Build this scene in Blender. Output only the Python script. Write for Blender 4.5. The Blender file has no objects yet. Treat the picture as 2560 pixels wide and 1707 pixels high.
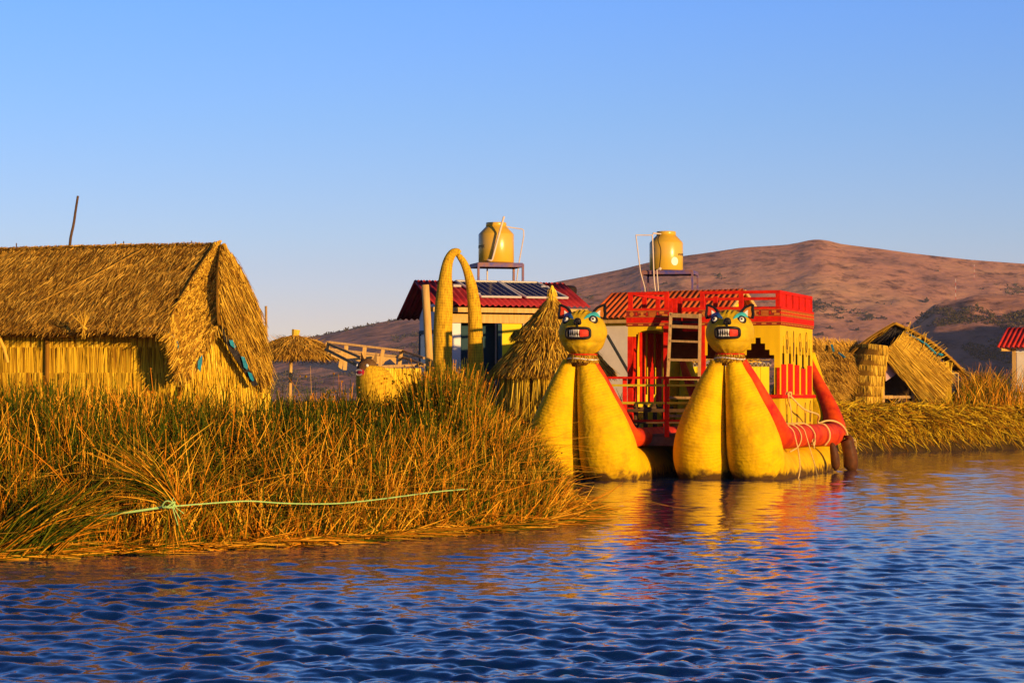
import bpy, math, random
import numpy as np
from mathutils import Vector, Matrix

SC = bpy.context.scene
COL = SC.collection
rng = np.random.default_rng(7)
random.seed(7)
R = math.radians

# ------------------------------------------------------------------ camera, world, sun, exposure
F, HOR, CAMH = 6022.0, 990.0, 1.91          # focal length in photo pixels, horizon row, eye height
cam = bpy.data.cameras.new("camera")
cam.sensor_width = 36.0
cam.lens = F / 2560.0 * 36.0
cam.shift_y = (HOR - 853.5) / 2560.0
cam.clip_start, cam.clip_end = 0.5, 12000.0
camo = bpy.data.objects.new("camera", cam)
COL.objects.link(camo)
camo.location = (0, 0, CAMH)
camo.rotation_euler = (R(90), 0, 0)
SC.camera = camo

SUN_AZ, SUN_EL = 39.0, 6.3                  # to the right behind the camera, low
sv = Vector((math.sin(R(SUN_AZ)) * math.cos(R(SUN_EL)), -math.cos(R(SUN_AZ)) * math.cos(R(SUN_EL)), math.sin(R(SUN_EL))))
world = bpy.data.worlds.new("World")
SC.world = world
world.use_nodes = True
wn, wl = world.node_tree.nodes, world.node_tree.links
sky = wn.new("ShaderNodeTexSky")
sky.sky_type = 'NISHITA'
sky.sun_disc = False
sky.sun_elevation = R(SUN_EL)
sky.sun_rotation = R(180 - SUN_AZ)
sky.altitude = 3800
sky.air_density, sky.dust_density, sky.ozone_density = 1.0, 0.6, 2.0
tc = wn.new("ShaderNodeTexCoord")
sx = wn.new("ShaderNodeSeparateXYZ")
wl.new(tc.outputs["Generated"], sx.inputs[0])
ramp = wn.new("ShaderNodeValToRGB")
wl.new(sx.outputs["Z"], ramp.inputs[0])
SKY_RAMP = [(0.0, (1.08, 0.68, 0.58)), (0.032, (1.07, 0.70, 0.72)), (0.048, (1.02, 0.745, 0.82)), (0.065, (0.95, 0.78, 0.87)), (0.115, (0.80, 0.83, 1.03)),
            (0.165, (0.70, 0.87, 1.26)), (0.26, (0.36, 0.66, 1.12)), (0.5, (0.13, 0.34, 0.72)), (1.0, (0.07, 0.18, 0.46))]
el = ramp.color_ramp.elements
while len(el) < len(SKY_RAMP):
    el.new(0.5)
for e, (p, c) in zip(el, SKY_RAMP):
    e.position = p
    e.color = (*c, 1)
mx = wn.new("ShaderNodeMix")
mx.data_type = 'RGBA'
mx.blend_type = 'MULTIPLY'
mx.inputs[0].default_value = 1.0
wl.new(sky.outputs[0], mx.inputs[6])
wl.new(ramp.outputs[0], mx.inputs[7])
bg = wn["Background"]
bg.inputs[1].default_value = 0.15
wl.new(mx.outputs[2], bg.inputs[0])

sun = bpy.data.lights.new("sun", 'SUN')
sun.energy = 5.0
sun.angle = R(0.5)
sun.color = (1.0, 0.63, 0.25)
suno = bpy.data.objects.new("sun", sun)
COL.objects.link(suno)
suno.rotation_euler = sv.to_track_quat('Z', 'Y').to_euler()
suno.location = (20, -20, 30)

SC.view_settings.view_transform = 'Standard'
SC.view_settings.look = 'None'
SC.view_settings.exposure = 0.36
SC.view_settings.gamma = 1.0
SC.cycles.max_bounces = 8
SC.cycles.volume_bounces = 0


# ------------------------------------------------------------------ helpers
def P(px, py, d):
    return np.array([(px - 1280.0) * d / F, d, CAMH - (py - HOR) * d / F])


def nrm(v):
    v = np.asarray(v, float)
    return v / max(np.linalg.norm(v), 1e-9)


class Frame:
    """local axes: u to the right, v away, z up"""
    def __init__(s, ox, oy, ang, oz=0.0):
        s.o = np.array([ox, oy, oz], float)
        s.U = np.array([math.cos(ang), math.sin(ang), 0.0])
        s.V = np.array([-math.sin(ang), math.cos(ang), 0.0])

        s.k = 1.0

    def __call__(s, u, v, z):
        return s.o + s.U * u * s.k + s.V * v * s.k + np.array([0, 0, 1.0]) * (CAMH + (z - CAMH) * s.k if s.k != 1.0 else z)


WORLD = Frame(0, 0, 0)
ORG = {}


class MB:
    def __init__(s):
        s.v, s.f, s.sz, s.m, s.t = [], [], [], [], []
        s.n = 0
        s.mi = 0

    def add(s, verts, faces, tint=0.5):
        verts = np.asarray(verts, float).reshape(-1, 3)
        s.v.append(verts)
        t = np.asarray(tint, float)
        s.t.append(np.full(len(verts), float(t)) if t.ndim == 0 else t.astype(float))
        if isinstance(faces, np.ndarray):
            s.f.append((faces + s.n).ravel())
            s.sz.append(np.full(len(faces), faces.shape[1]))
            s.m.append(np.full(len(faces), s.mi))
        else:
            s.f.append(np.array([i + s.n for f in faces for i in f], dtype=np.int64))
            s.sz.append(np.array([len(f) for f in faces]))
            s.m.append(np.full(len(faces), s.mi))
        s.n += len(verts)

    def hexa(s, c8, tint=0.5):      # c8: bottom 4 ccw, top 4 ccw
        s.add(c8, [(3, 2, 1, 0), (4, 5, 6, 7), (0, 1, 5, 4), (1, 2, 6, 5), (2, 3, 7, 6), (3, 0, 4, 7)], tint)

    def box(s, fr, u0, u1, v0, v1, z0, z1, tint=0.5):
        s.hexa([fr(u0, v0, z0), fr(u1, v0, z0), fr(u1, v1, z0), fr(u0, v1, z0),
                fr(u0, v0, z1), fr(u1, v0, z1), fr(u1, v1, z1), fr(u0, v1, z1)], tint)

    def beam(s, p, q, w, h=None, up=(0, 0, 1), tint=0.5):
        h = w if h is None else h
        p, q = np.asarray(p, float), np.asarray(q, float)
        d = nrm(q - p)
        up = np.asarray(up, float)
        if abs(np.dot(d, up)) > 0.95:
            up = np.array([0, 1.0, 0])
        a = nrm(np.cross(d, up)) * w / 2
        b = nrm(np.cross(a, d)) * h / 2
        s.hexa([p - a - b, p + a - b, p + a + b, p - a + b, q - a - b, q + a - b, q + a + b, q - a + b], tint)

    def tube(s, pts, rad, n=10, caps=True, tint=None, squash=None):
        pts = np.asarray(pts, float)
        m = len(pts)
        rad = np.full(m, rad) if np.ndim(rad) == 0 else np.asarray(rad, float)
        tan = np.gradient(pts, axis=0)
        tan /= np.linalg.norm(tan, axis=1)[:, None] + 1e-12
        ref = np.array([0, 0, 1.0]) if abs(tan[0][2]) < 0.9 else np.array([1.0, 0, 0])
        a = nrm(np.cross(tan[0], ref))
        arc = np.concatenate([[0], np.cumsum(np.linalg.norm(np.diff(pts, axis=0), axis=1))])
        vs, ts = [], []
        ang = np.linspace(0, 2 * np.pi, n, endpoint=False)
        for i in range(m):
            a = nrm(a - tan[i] * np.dot(a, tan[i]))
            b = np.cross(tan[i], a)
            ring = pts[i] + rad[i] * (np.cos(ang)[:, None] * a + np.sin(ang)[:, None] * b)
            vs.append(ring)
            ts.append(np.full(n, arc[i] if tint is None else tint))
        fs = []
        for i in range(m - 1):
            for j in range(n):
                k = (j + 1) % n
                fs.append((i * n + j, i * n + k, (i + 1) * n + k, (i + 1) * n + j))
        if caps:
            fs.append(tuple(range(n))[::-1])
            fs.append(tuple((m - 1) * n + j for j in range(n)))
        s.add(np.concatenate(vs), fs, np.concatenate(ts))

    def lathe(s, c, prof, n=24, tint=0.5, caps=True):
        c = np.asarray(c, float)
        ang = np.linspace(0, 2 * np.pi, n, endpoint=False)
        vs = [c + np.stack([r * np.cos(ang), r * np.sin(ang), np.full(n, z)], 1) for r, z in prof]
        fs = []
        for i in range(len(prof) - 1):
            for j in range(n):
                k = (j + 1) % n
                fs.append((i * n + j, i * n + k, (i + 1) * n + k, (i + 1) * n + j))
        if caps:
            fs.append(tuple(range(n))[::-1])
            fs.append(tuple((len(prof) - 1) * n + j for j in range(n)))
        s.add(np.concatenate(vs), fs, tint)

    def prism(s, poly, off, tint=0.5):
        poly = np.asarray(poly, float)
        off = np.asarray(off, float)
        n = len(poly)
        fs = [tuple(range(n)), tuple(range(2 * n - 1, n - 1, -1))]
        for i in range(n):
            j = (i + 1) % n
            fs.append((i, n + i, n + j, j))
        s.add(np.concatenate([poly, poly + off]), fs, tint)

    def ball(s, c, ax, n=16, m=10, tint=0.5, deform=None):
        """ax: three axis vectors (already scaled)"""
        A = np.asarray(ax, float)
        th = np.linspace(0, np.pi, m + 1)
        ph = np.linspace(0, 2 * np.pi, n, endpoint=False)
        T, PH = np.meshgrid(th, ph, indexing='ij')
        q = np.stack([np.sin(T) * np.cos(PH), np.sin(T) * np.sin(PH), np.cos(T)], -1).reshape(-1, 3)
        if deform is not None:
            q = deform(q)
        fs = []
        for i in range(m):
            for j in range(n):
                k = (j + 1) % n
                fs.append((i * n + j, (i + 1) * n + j, (i + 1) * n + k, i * n + k))
        s.add(np.asarray(c, float) + q @ A, fs, tint)

    def ribbons(s, root, dirs, L, W, bend=None, segs=2, tint=0.5, side=None, taper=0.35, dry=0.0):
        """many thin straws / blades at once"""
        root = np.asarray(root, float)
        N = len(root)
        if N == 0:
            return
        L = np.broadcast_to(np.asarray(L, float), (N,))
        W = np.broadcast_to(np.asarray(W, float), (N,))
        tint = np.broadcast_to(np.asarray(tint, float), (N,))
        dirs = dirs / (np.linalg.norm(dirs, axis=1)[:, None] + 1e-9)
        if bend is None:
            bend = np.zeros((N, 3))
        if side is None:
            side = np.cross(dirs, rng.normal(size=(N, 3)))
        side = side - dirs * np.sum(side * dirs, 1)[:, None]
        side = side / (np.linalg.norm(side, axis=1)[:, None] + 1e-9)
        vs = np.zeros((N, (segs + 1) * 2, 3))
        for k in range(segs + 1):
            t = k / segs
            c = root + dirs * (L * t)[:, None] + bend * (L * t * t)[:, None]
            w = (W * 0.5 * (1 - (1 - taper) * t * t))[:, None] * side
            vs[:, 2 * k] = c - w
            vs[:, 2 * k + 1] = c + w
        base = (np.arange(N) * (segs + 1) * 2)[:, None, None]
        fq = np.array([[2 * k, 2 * k + 1, 2 * k + 3, 2 * k + 2] for k in range(segs)])[None]
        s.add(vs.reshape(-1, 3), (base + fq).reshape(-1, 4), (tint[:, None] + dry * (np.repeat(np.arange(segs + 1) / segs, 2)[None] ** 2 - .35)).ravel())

    def build(s, name, mats, parent=None, smooth=False, loc=None):
        me = bpy.data.meshes.new(name)
        v = np.concatenate(s.v) if s.v else np.zeros((0, 3))
        if parent is not None:
            org = ORG[parent.name]
        else:
            org = np.asarray(loc if loc is not None else (0, 0, 0), float)
        f = np.concatenate(s.f)
        sz = np.concatenate(s.sz)
        me.vertices.add(len(v))
        me.vertices.foreach_set("co", (v - org).astype(np.float32).ravel())
        me.loops.add(len(f))
        me.loops.foreach_set("vertex_index", f.astype(np.int32))
        me.polygons.add(len(sz))
        me.polygons.foreach_set("loop_start", np.concatenate([[0], np.cumsum(sz)[:-1]]).astype(np.int32))
        if isinstance(mats, (list, tuple)):
            for m in mats:
                me.materials.append(m)
            me.polygons.foreach_set("material_index", np.concatenate(s.m).astype(np.int32))
        else:
            me.materials.append(mats)
        me.update(calc_edges=True)
        me.validate()
        me.polygons.foreach_set("use_smooth", np.full(len(me.polygons), bool(smooth)))
        at = me.attributes.new("tint", 'FLOAT', 'POINT')
        tt = np.concatenate(s.t).astype(np.float32)
        if len(tt) == len(me.vertices):
            at.data.foreach_set("value", tt)
        o = bpy.data.objects.new(name, me)
        COL.objects.link(o)
        if parent is not None:
            o.parent = parent
        else:
            o.location = org
        ORG[o.name] = org
        return o


def tag(o, label=None, cat=None, group=None, kind=None):
    if label: o['label'] = label
    if cat: o['category'] = cat
    if group: o['group'] = group
    if kind: o['kind'] = kind
    return o


def thing(name, loc, label, cat, group=None):
    o = bpy.data.objects.new(name, None)
    o.empty_display_size = 0.2
    COL.objects.link(o)
    o.location = loc
    ORG[o.name] = np.asarray(loc, float)
    return tag(o, label, cat, group)


def spline(pts, n):
    """Catmull-Rom through rows of pts -> n samples"""
    p = np.asarray(pts, float)
    p = np.vstack([2 * p[0] - p[1], p, 2 * p[-1] - p[-2]])
    t = np.linspace(0, len(p) - 3 - 1e-6, n)
    i = t.astype(int)
    f = (t - i)[:, None]
    a, b, c, d = p[i], p[i + 1], p[i + 2], p[i + 3]
    return 0.5 * (2 * b + (c - a) * f + (2 * a - 5 * b + 4 * c - d) * f ** 2 + (3 * b - a - 3 * c + d) * f ** 3)


def vnoise(x, y, seed=0):
    xi, yi = np.floor(x).astype(np.int64), np.floor(y).astype(np.int64)
    fx, fy = x - xi, y - yi
    fx, fy = fx * fx * (3 - 2 * fx), fy * fy * (3 - 2 * fy)

    def h(a, b):
        n = (a * 374761393 + b * 668265263 + seed * 144269) & 0x7fffffff
        n = ((n ^ (n >> 13)) * 1274126177) & 0x7fffffff
        return ((n ^ (n >> 16)) & 0xffff) / 65535.0
    return (h(xi, yi) * (1 - fx) + h(xi + 1, yi) * fx) * (1 - fy) + (h(xi, yi + 1) * (1 - fx) + h(xi + 1, yi + 1) * fx) * fy


def fbm(x, y, oct=5, seed=0):
    r, a = 0, 0.5
    for k in range(oct):
        r = r + a * (vnoise(x, y, seed + k) - 0.5)
        x, y, a = x * 2.03 + 5.1, y * 2.03 + 1.7, a * 0.5
    return r


# ------------------------------------------------------------------ materials
MATS = {}


def newmat(name):
    m = bpy.data.materials.new(name)
    m.use_nodes = True
    nt = m.node_tree
    return m, nt.nodes, nt.links, nt.nodes["Principled BSDF"]


def pmat(name, c1, c2=None, scale=6.0, rough=0.7, bump=0.15, stretch=(1, 1, 1), metal=0.0, detail=6.0, spec=0.10, coat=0.0, bdist=0.02):
    m, n, l, b = newmat(name)
    c2 = c2 or tuple(x * 0.75 for x in c1)
    tcn = n.new("ShaderNodeTexCoord")
    mp = n.new("ShaderNodeMapping")
    mp.inputs["Scale"].default_value = stretch
    l.new(tcn.outputs["Object"], mp.inputs[0])
    no = n.new("ShaderNodeTexNoise")
    no.inputs["Scale"].default_value = scale
    no.inputs["Detail"].default_value = detail
    no.inputs["Roughness"].default_value = 0.65
    l.new(mp.outputs[0], no.inputs[0])
    rp = n.new("ShaderNodeValToRGB")
    rp.color_ramp.elements[0].position = 0.32
    rp.color_ramp.elements[1].position = 0.68
    rp.color_ramp.elements[0].color = (*c2, 1)
    rp.color_ramp.elements[1].color = (*c1, 1)
    l.new(no.outputs[0], rp.inputs[0])
    l.new(rp.outputs[0], b.inputs["Base Color"])
    b.inputs["Roughness"].default_value = rough
    b.inputs["Metallic"].default_value = metal
    b.inputs["Specular IOR Level"].default_value = spec
    b.inputs["Coat Weight"].default_value = coat
    if bump:
        bp = n.new("ShaderNodeBump")
        bp.inputs["Strength"].default_value = bump
        bp.inputs["Distance"].default_value = bdist
        no2 = n.new("ShaderNodeTexNoise")
        no2.inputs["Scale"].default_value = scale * 3
        no2.inputs["Detail"].default_value = 5
        l.new(mp.outputs[0], no2.inputs[0])
        l.new(no2.outputs[0], bp.inputs["Height"])
        l.new(bp.outputs[0], b.inputs["Normal"])
    MATS[name] = m
    return m


def tintmat(name, stops, rough=0.85, spec=0.04, trans=0.0, nscale=1.6):
    """colour picked per straw (attribute) along a ramp, varied by a slow noise"""
    m, n, l, b = newmat(name)
    at = n.new("ShaderNodeAttribute")
    at.attribute_name = "tint"
    tcn = n.new("ShaderNodeTexCoord")
    no = n.new("ShaderNodeTexNoise")
    no.inputs["Scale"].default_value = nscale
    no.inputs["Detail"].default_value = 4
    l.new(tcn.outputs["Object"], no.inputs[0])
    ma = n.new("ShaderNodeMath")
    ma.operation = 'MULTIPLY_ADD'
    l.new(no.outputs[0], ma.inputs[0])
    ma.inputs[1].default_value = 0.5
    ma.inputs[2].default_value = -0.25
    ad = n.new("ShaderNodeMath")
    ad.operation = 'ADD'
    l.new(at.outputs["Fac"], ad.inputs[0])
    l.new(ma.outputs[0], ad.inputs[1])
    rp = n.new("ShaderNodeValToRGB")
    e = rp.color_ramp.elements
    while len(e) < len(stops):
        e.new(0.5)
    for x, (p, c) in zip(e, stops):
        x.position = p
        x.color = (*c, 1)
    l.new(ad.outputs[0], rp.inputs[0])
    l.new(rp.outputs[0], b.inputs["Base Color"])
    b.inputs["Roughness"].default_value = rough
    b.inputs["Specular IOR Level"].default_value = spec
    MATS[name] = m
    return m


STRAW = tintmat("straw", [(0.0, (0.10, 0.040, 0.005)), (0.35, (0.36, 0.18, 0.018)), (0.65, (0.62, 0.36, 0.03)), (1.0, (0.82, 0.52, 0.06))])
STRAWY = tintmat("bright_straw", [(0.0, (0.22, 0.10, 0.008)), (0.35, (0.56, 0.33, 0.018)), (0.75, (0.82, 0.53, 0.03)), (1.0, (0.88, 0.62, 0.07))])
STRAWD = tintmat("weathered_straw", [(0.0, (0.11, 0.042, 0.006)), (0.35, (0.38, 0.19, 0.022)), (0.72, (0.68, 0.38, 0.045)), (1.0, (0.84, 0.52, 0.08))])
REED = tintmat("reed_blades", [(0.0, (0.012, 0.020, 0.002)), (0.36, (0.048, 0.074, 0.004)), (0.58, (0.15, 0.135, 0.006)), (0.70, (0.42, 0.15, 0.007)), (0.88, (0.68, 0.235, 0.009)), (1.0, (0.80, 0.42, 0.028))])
EDGE = tintmat("cut_reeds", [(0.0, (0.025, 0.018, 0.002)), (0.3, (0.13, 0.075, 0.004)), (0.5, (0.44, 0.17, 0.008)), (0.7, (0.56, 0.34, 0.010)), (1.0, (0.86, 0.60, 0.03))])
GROUND = pmat("matted_reeds", (0.07, 0.038, 0.010), (0.025, 0.015, 0.005), scale=3, rough=0.95, bump=0.6)
BROWNW = pmat("brown_boards", (0.36, 0.16, 0.04), (0.22, 0.09, 0.025), scale=4, rough=0.8, bump=0.3, stretch=(0.6, 4, 4))
RED = pmat("red_paint", (0.74, 0.020, 0.004), (0.42, 0.010, 0.005), scale=7, spec=0.08, rough=0.7, bump=0.12)
REDTUBE = pmat("red_wrapped_bundle", (0.80, 0.085, 0.005), (0.40, 0.010, 0.010), scale=2.4, spec=0.10, rough=0.65, bump=0.6, bdist=0.035, stretch=(1, 1, 1))
YPANEL = pmat("yellow_board", (0.80, 0.50, 0.006), (0.68, 0.40, 0.006), scale=2.5, rough=0.6, bump=0.12, stretch=(1, 1, 0.35))
OLIVE = pmat("yellow_rail_paint", (0.66, 0.50, 0.02), (0.52, 0.38, 0.02), scale=5, rough=0.6)
WOOD = pmat("weathered_timber", (0.50, 0.31, 0.12), (0.30, 0.18, 0.07), scale=5, rough=0.8, bump=0.4, stretch=(4, 4, 0.6))
WOODP = pmat("pale_timber", (0.70, 0.44, 0.14), (0.50, 0.28, 0.07), scale=4, rough=0.75, bump=0.35, stretch=(4, 4, 0.5))
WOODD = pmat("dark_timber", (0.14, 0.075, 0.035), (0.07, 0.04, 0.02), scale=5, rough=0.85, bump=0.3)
DECKM = pmat("deck_planks", (0.18, 0.12, 0.09), (0.10, 0.07, 0.055), scale=6, rough=0.85, bump=0.3)
BLACK = pmat("black_paint", (0.022, 0.018, 0.018), (0.012, 0.01, 0.012), scale=8, rough=0.35, bump=0.05)
WHITE = pmat("white_paint", (0.80, 0.76, 0.66), (0.70, 0.66, 0.56), scale=8, rough=0.4, bump=0.03)
CYAN = pmat("turquoise_paint", (0.06, 0.50, 0.48), (0.04, 0.36, 0.40), scale=8, rough=0.5, bump=0.08)
BLUEP = pmat("blue_paint", (0.03, 0.16, 0.40), (0.02, 0.10, 0.28), scale=8, rough=0.5)
TEETHRED = pmat("mouth_red", (0.62, 0.06, 0.02), (0.45, 0.02, 0.02), scale=6, rough=0.5)
TARP = pmat("blue_tarp", (0.02, 0.26, 0.36), (0.012, 0.12, 0.18), scale=9, rough=0.4, bump=0.5)
BTARP = pmat("black_tarp_gap_shade", (0.030, 0.024, 0.02), (0.015, 0.012, 0.012), scale=5, rough=0.35, bump=0.8, bdist=0.06)
ROOFM = pmat("maroon_roofing", (0.42, 0.035, 0.035), (0.28, 0.02, 0.028), scale=3, rough=0.45, bump=0.1)
ROOFO = pmat("orange_roofing", (0.66, 0.15, 0.025), (0.52, 0.085, 0.018), scale=3, rough=0.5, bump=0.1)
ROOFR = pmat("red_roofing", (0.60, 0.04, 0.02), (0.48, 0.03, 0.02), scale=3, rough=0.5, bump=0.1)
WALLY = pmat("yellow_wall", (0.84, 0.62, 0.015), (0.78, 0.55, 0.015), scale=2, rough=0.65, bump=0.05)
WALLW = pmat("white_wall", (0.72, 0.72, 0.72), (0.62, 0.63, 0.64), scale=2.5, rough=0.6, bump=0.05)
TEALD = pmat("dark_teal_paint", (0.02, 0.06, 0.08), (0.015, 0.045, 0.06), scale=3, rough=0.6, bump=0.05)
SHEET = pmat("translucent_sheet", (0.84, 0.72, 0.52), (0.72, 0.60, 0.42), scale=2, rough=0.3, bump=0.1)
TANKM = pmat("yellow_tank_plastic", (0.66, 0.40, 0.03), (0.62, 0.37, 0.03), scale=2, rough=0.28, bump=0.03, spec=0.5)
STEELB = pmat("rusty_blue_steel", (0.06, 0.07, 0.30), (0.30, 0.13, 0.04), scale=3.5, rough=0.5, bump=0.2)
PIPE = pmat("cream_pipe", (0.70, 0.56, 0.42), (0.60, 0.46, 0.34), scale=4, rough=0.4, bump=0.0)
PANELF = pmat("aluminium_frame", (0.80, 0.74, 0.66), (0.7, 0.66, 0.6), scale=4, rough=0.35, metal=0.3, bump=0.0)
TYRE = pmat("tyre_rubber", (0.035, 0.022, 0.014), (0.02, 0.013, 0.010), scale=12, rough=0.7, bump=0.3)
ROPE = pmat("cream_rope", (0.72, 0.52, 0.20), (0.52, 0.34, 0.10), scale=30, rough=0.8, bump=0.5)
ROPEG = pmat("green_rope", (0.48, 0.72, 0.22), (0.30, 0.52, 0.16), scale=30, rough=0.7, bump=0.5)
FENDER = pmat("brown_fender", (0.14, 0.045, 0.012), (0.05, 0.022, 0.010), scale=5, rough=0.5, bump=0.3)
BRONZE = pmat("brown_felt", (0.16, 0.085, 0.03), (0.09, 0.045, 0.02), scale=9, rough=0.9, bump=0.6)
CLOTHB = pmat("dark_red_cloth", (0.28, 0.030, 0.014), (0.20, 0.02, 0.012), scale=40, rough=0.9, bump=0.3)
CLOTHO = pmat("ochre_weave", (0.60, 0.22, 0.03), (0.50, 0.15, 0.02), scale=40, rough=0.9, bump=0.3)
CLOTHW = pmat("faded_cloth", (0.55, 0.40, 0.42), (0.36, 0.20, 0.24), scale=7, rough=0.9, bump=0.4)
SHRUB = tintmat("shrub_leaves", [(0.0, (0.035, 0.030, 0.015)), (1.0, (0.11, 0.085, 0.035))])
STONE = pmat("pale_plaster", (0.55, 0.45, 0.36), (0.45, 0.36, 0.28), scale=3, rough=0.8, bump=0.1)


def hull_material():
    m, n, l, b = newmat("yellow_wrapped_bundle")
    at = n.new("ShaderNodeAttribute")
    at.attribute_name = "tint"
    tcn = n.new("ShaderNodeTexCoord")
    no = n.new("ShaderNodeTexNoise")
    no.inputs["Scale"].default_value = 2.2
    no.inputs["Detail"].default_value = 7
    no.inputs["Roughness"].default_value = 0.65
    l.new(tcn.outputs["Object"], no.inputs[0])
    rp = n.new("ShaderNodeValToRGB")
    e = rp.color_ramp.elements
    e[0].position, e[0].color = 0.28, (0.54, 0.30, 0.006, 1)
    e[1].position, e[1].color = 0.55, (0.80, 0.475, 0.004, 1)
    l.new(no.outputs[0], rp.inputs[0])
    # dirt line left by the water
    geo = n.new("ShaderNodeNewGeometry")
    sep = n.new("ShaderNodeSeparateXYZ")
    l.new(geo.outputs["Position"], sep.inputs[0])
    nz = n.new("ShaderNodeTexNoise")
    nz.inputs["Scale"].default_value = 5
    nz.inputs["Detail"].default_value = 6
    l.new(tcn.outputs["Object"], nz.inputs[0])
    ma = n.new("ShaderNodeMath"); ma.operation = 'MULTIPLY_ADD'
    l.new(nz.outputs[0], ma.inputs[0]); ma.inputs[1].default_value = -0.55; l.new(sep.outputs["Z"], ma.inputs[2])
    mr = n.new("ShaderNodeMapRange")
    mr.inputs[1].default_value, mr.inputs[2].default_value = -0.22, -0.05
    mr.inputs[3].default_value, mr.inputs[4].default_value = 1.0, 0.0
    l.new(ma.outputs[0], mr.inputs[0])
    mixd = n.new("ShaderNodeMix"); mixd.data_type = 'RGBA'
    l.new(mr.outputs[0], mixd.inputs[0])
    l.new(rp.outputs[0], mixd.inputs[6])
    mixd.inputs[7].default_value = (0.10, 0.05, 0.012, 1)
    l.new(mixd.outputs[2], b.inputs["Base Color"])
    b.inputs["Roughness"].default_value = 0.7
    b.inputs["Specular IOR Level"].default_value = 0.07
    si = n.new("ShaderNodeMath"); si.operation = 'MULTIPLY'
    l.new(at.outputs["Fac"], si.inputs[0]); si.inputs[1].default_value = 95
    s2 = n.new("ShaderNodeMath"); s2.operation = 'SINE'
    l.new(si.outputs[0], s2.inputs[0])
    n3 = n.new("ShaderNodeTexNoise")
    n3.inputs["Scale"].default_value = 9
    n3.inputs["Detail"].default_value = 8
    l.new(tcn.outputs["Object"], n3.inputs[0])
    s3 = n.new("ShaderNodeMath"); s3.operation = 'MULTIPLY_ADD'
    l.new(n3.outputs[0], s3.inputs[0]); s3.inputs[1].default_value = 4.0
    s4 = n.new("ShaderNodeMath"); s4.operation = 'MULTIPLY'
    l.new(s2.outputs[0], s4.inputs[0]); s4.inputs[1].default_value = 0.35
    l.new(s4.outputs[0], s3.inputs[2])
    bp = n.new("ShaderNodeBump")
    bp.inputs["Strength"].default_value = 0.45
    bp.inputs["Distance"].default_value = 0.014
    l.new(s3.outputs[0], bp.inputs["Height"])
    l.new(bp.outputs[0], b.inputs["Normal"])
    return m


HULL = hull_material()


def ring_straw_material():
    """straw tube bound with rings of cord"""
    m, n, l, b = newmat("bound_straw")
    at = n.new("ShaderNodeAttribute"); at.attribute_name = "tint"
    si = n.new("ShaderNodeMath"); si.operation = 'MULTIPLY'
    l.new(at.outputs["Fac"], si.inputs[0]); si.inputs[1].default_value = 85
    s2 = n.new("ShaderNodeMath"); s2.operation = 'SINE'
    l.new(si.outputs[0], s2.inputs[0])
    tcn = n.new("ShaderNodeTexCoord")
    mp = n.new("ShaderNodeMapping"); mp.inputs["Scale"].default_value = (14, 14, 2)
    l.new(tcn.outputs["Object"], mp.inputs[0])
    no = n.new("ShaderNodeTexNoise"); no.inputs["Scale"].default_value = 2.5; no.inputs["Detail"].default_value = 6
    l.new(mp.outputs[0], no.inputs[0])
    ad = n.new("ShaderNodeMath"); ad.operation = 'MULTIPLY_ADD'
    l.new(s2.outputs[0], ad.inputs[0]); ad.inputs[1].default_value = 0.045; l.new(no.outputs[0], ad.inputs[2])
    rp = n.new("ShaderNodeValToRGB")
    e = rp.color_ramp.elements
    e[0].position, e[0].color = 0.3, (0.34, 0.18, 0.012, 1)
    e[1].position, e[1].color = 0.6, (0.70, 0.42, 0.02, 1)
    l.new(ad.outputs[0], rp.inputs[0])
    l.new(rp.outputs[0], b.inputs["Base Color"])
    b.inputs["Roughness"].default_value = 0.8
    b.inputs["Specular IOR Level"].default_value = 0.05
    bp = n.new("ShaderNodeBump"); bp.inputs["Strength"].default_value = 0.6; bp.inputs["Distance"].default_value = 0.02
    l.new(ad.outputs[0], bp.inputs["Height"]); l.new(bp.outputs[0], b.inputs["Normal"])
    return m


RINGS = ring_straw_material()


def solar_material():
    m, n, l, b = newmat("solar_cells")
    b.inputs["Base Color"].default_value = (0.010, 0.010, 0.035, 1)
    b.inputs["Roughness"].default_value = 0.12
    b.inputs["Specular IOR Level"].default_value = 0.6
    return m


SOLAR = solar_material()


def water_material():
    m, n, l, b = newmat("lake_water")
    b.inputs["Base Color"].default_value = (0.003, 0.026, 0.11, 1)
    b.inputs["Roughness"].default_value = 0.04
    b.inputs["IOR"].default_value = 1.333
    b.inputs["Specular IOR Level"].default_value = 0.5
    tcn = n.new("ShaderNodeTexCoord")
    mp = n.new("ShaderNodeMapping"); mp.inputs["Scale"].default_value = (1.0, 0.55, 1)
    l.new(tcn.outputs["Object"], mp.inputs[0])
    no = n.new("ShaderNodeTexNoise"); no.inputs["Scale"].default_value = 11; no.inputs["Detail"].default_value = 4
    l.new(mp.outputs[0], no.inputs[0])
    bp = n.new("ShaderNodeBump"); bp.inputs["Strength"].default_value = 0.16; bp.inputs["Distance"].default_value = 0.03
    l.new(no.outputs[0], bp.inputs["Height"]); l.new(bp.outputs[0], b.inputs["Normal"])
    return m


WATER = water_material()


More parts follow.
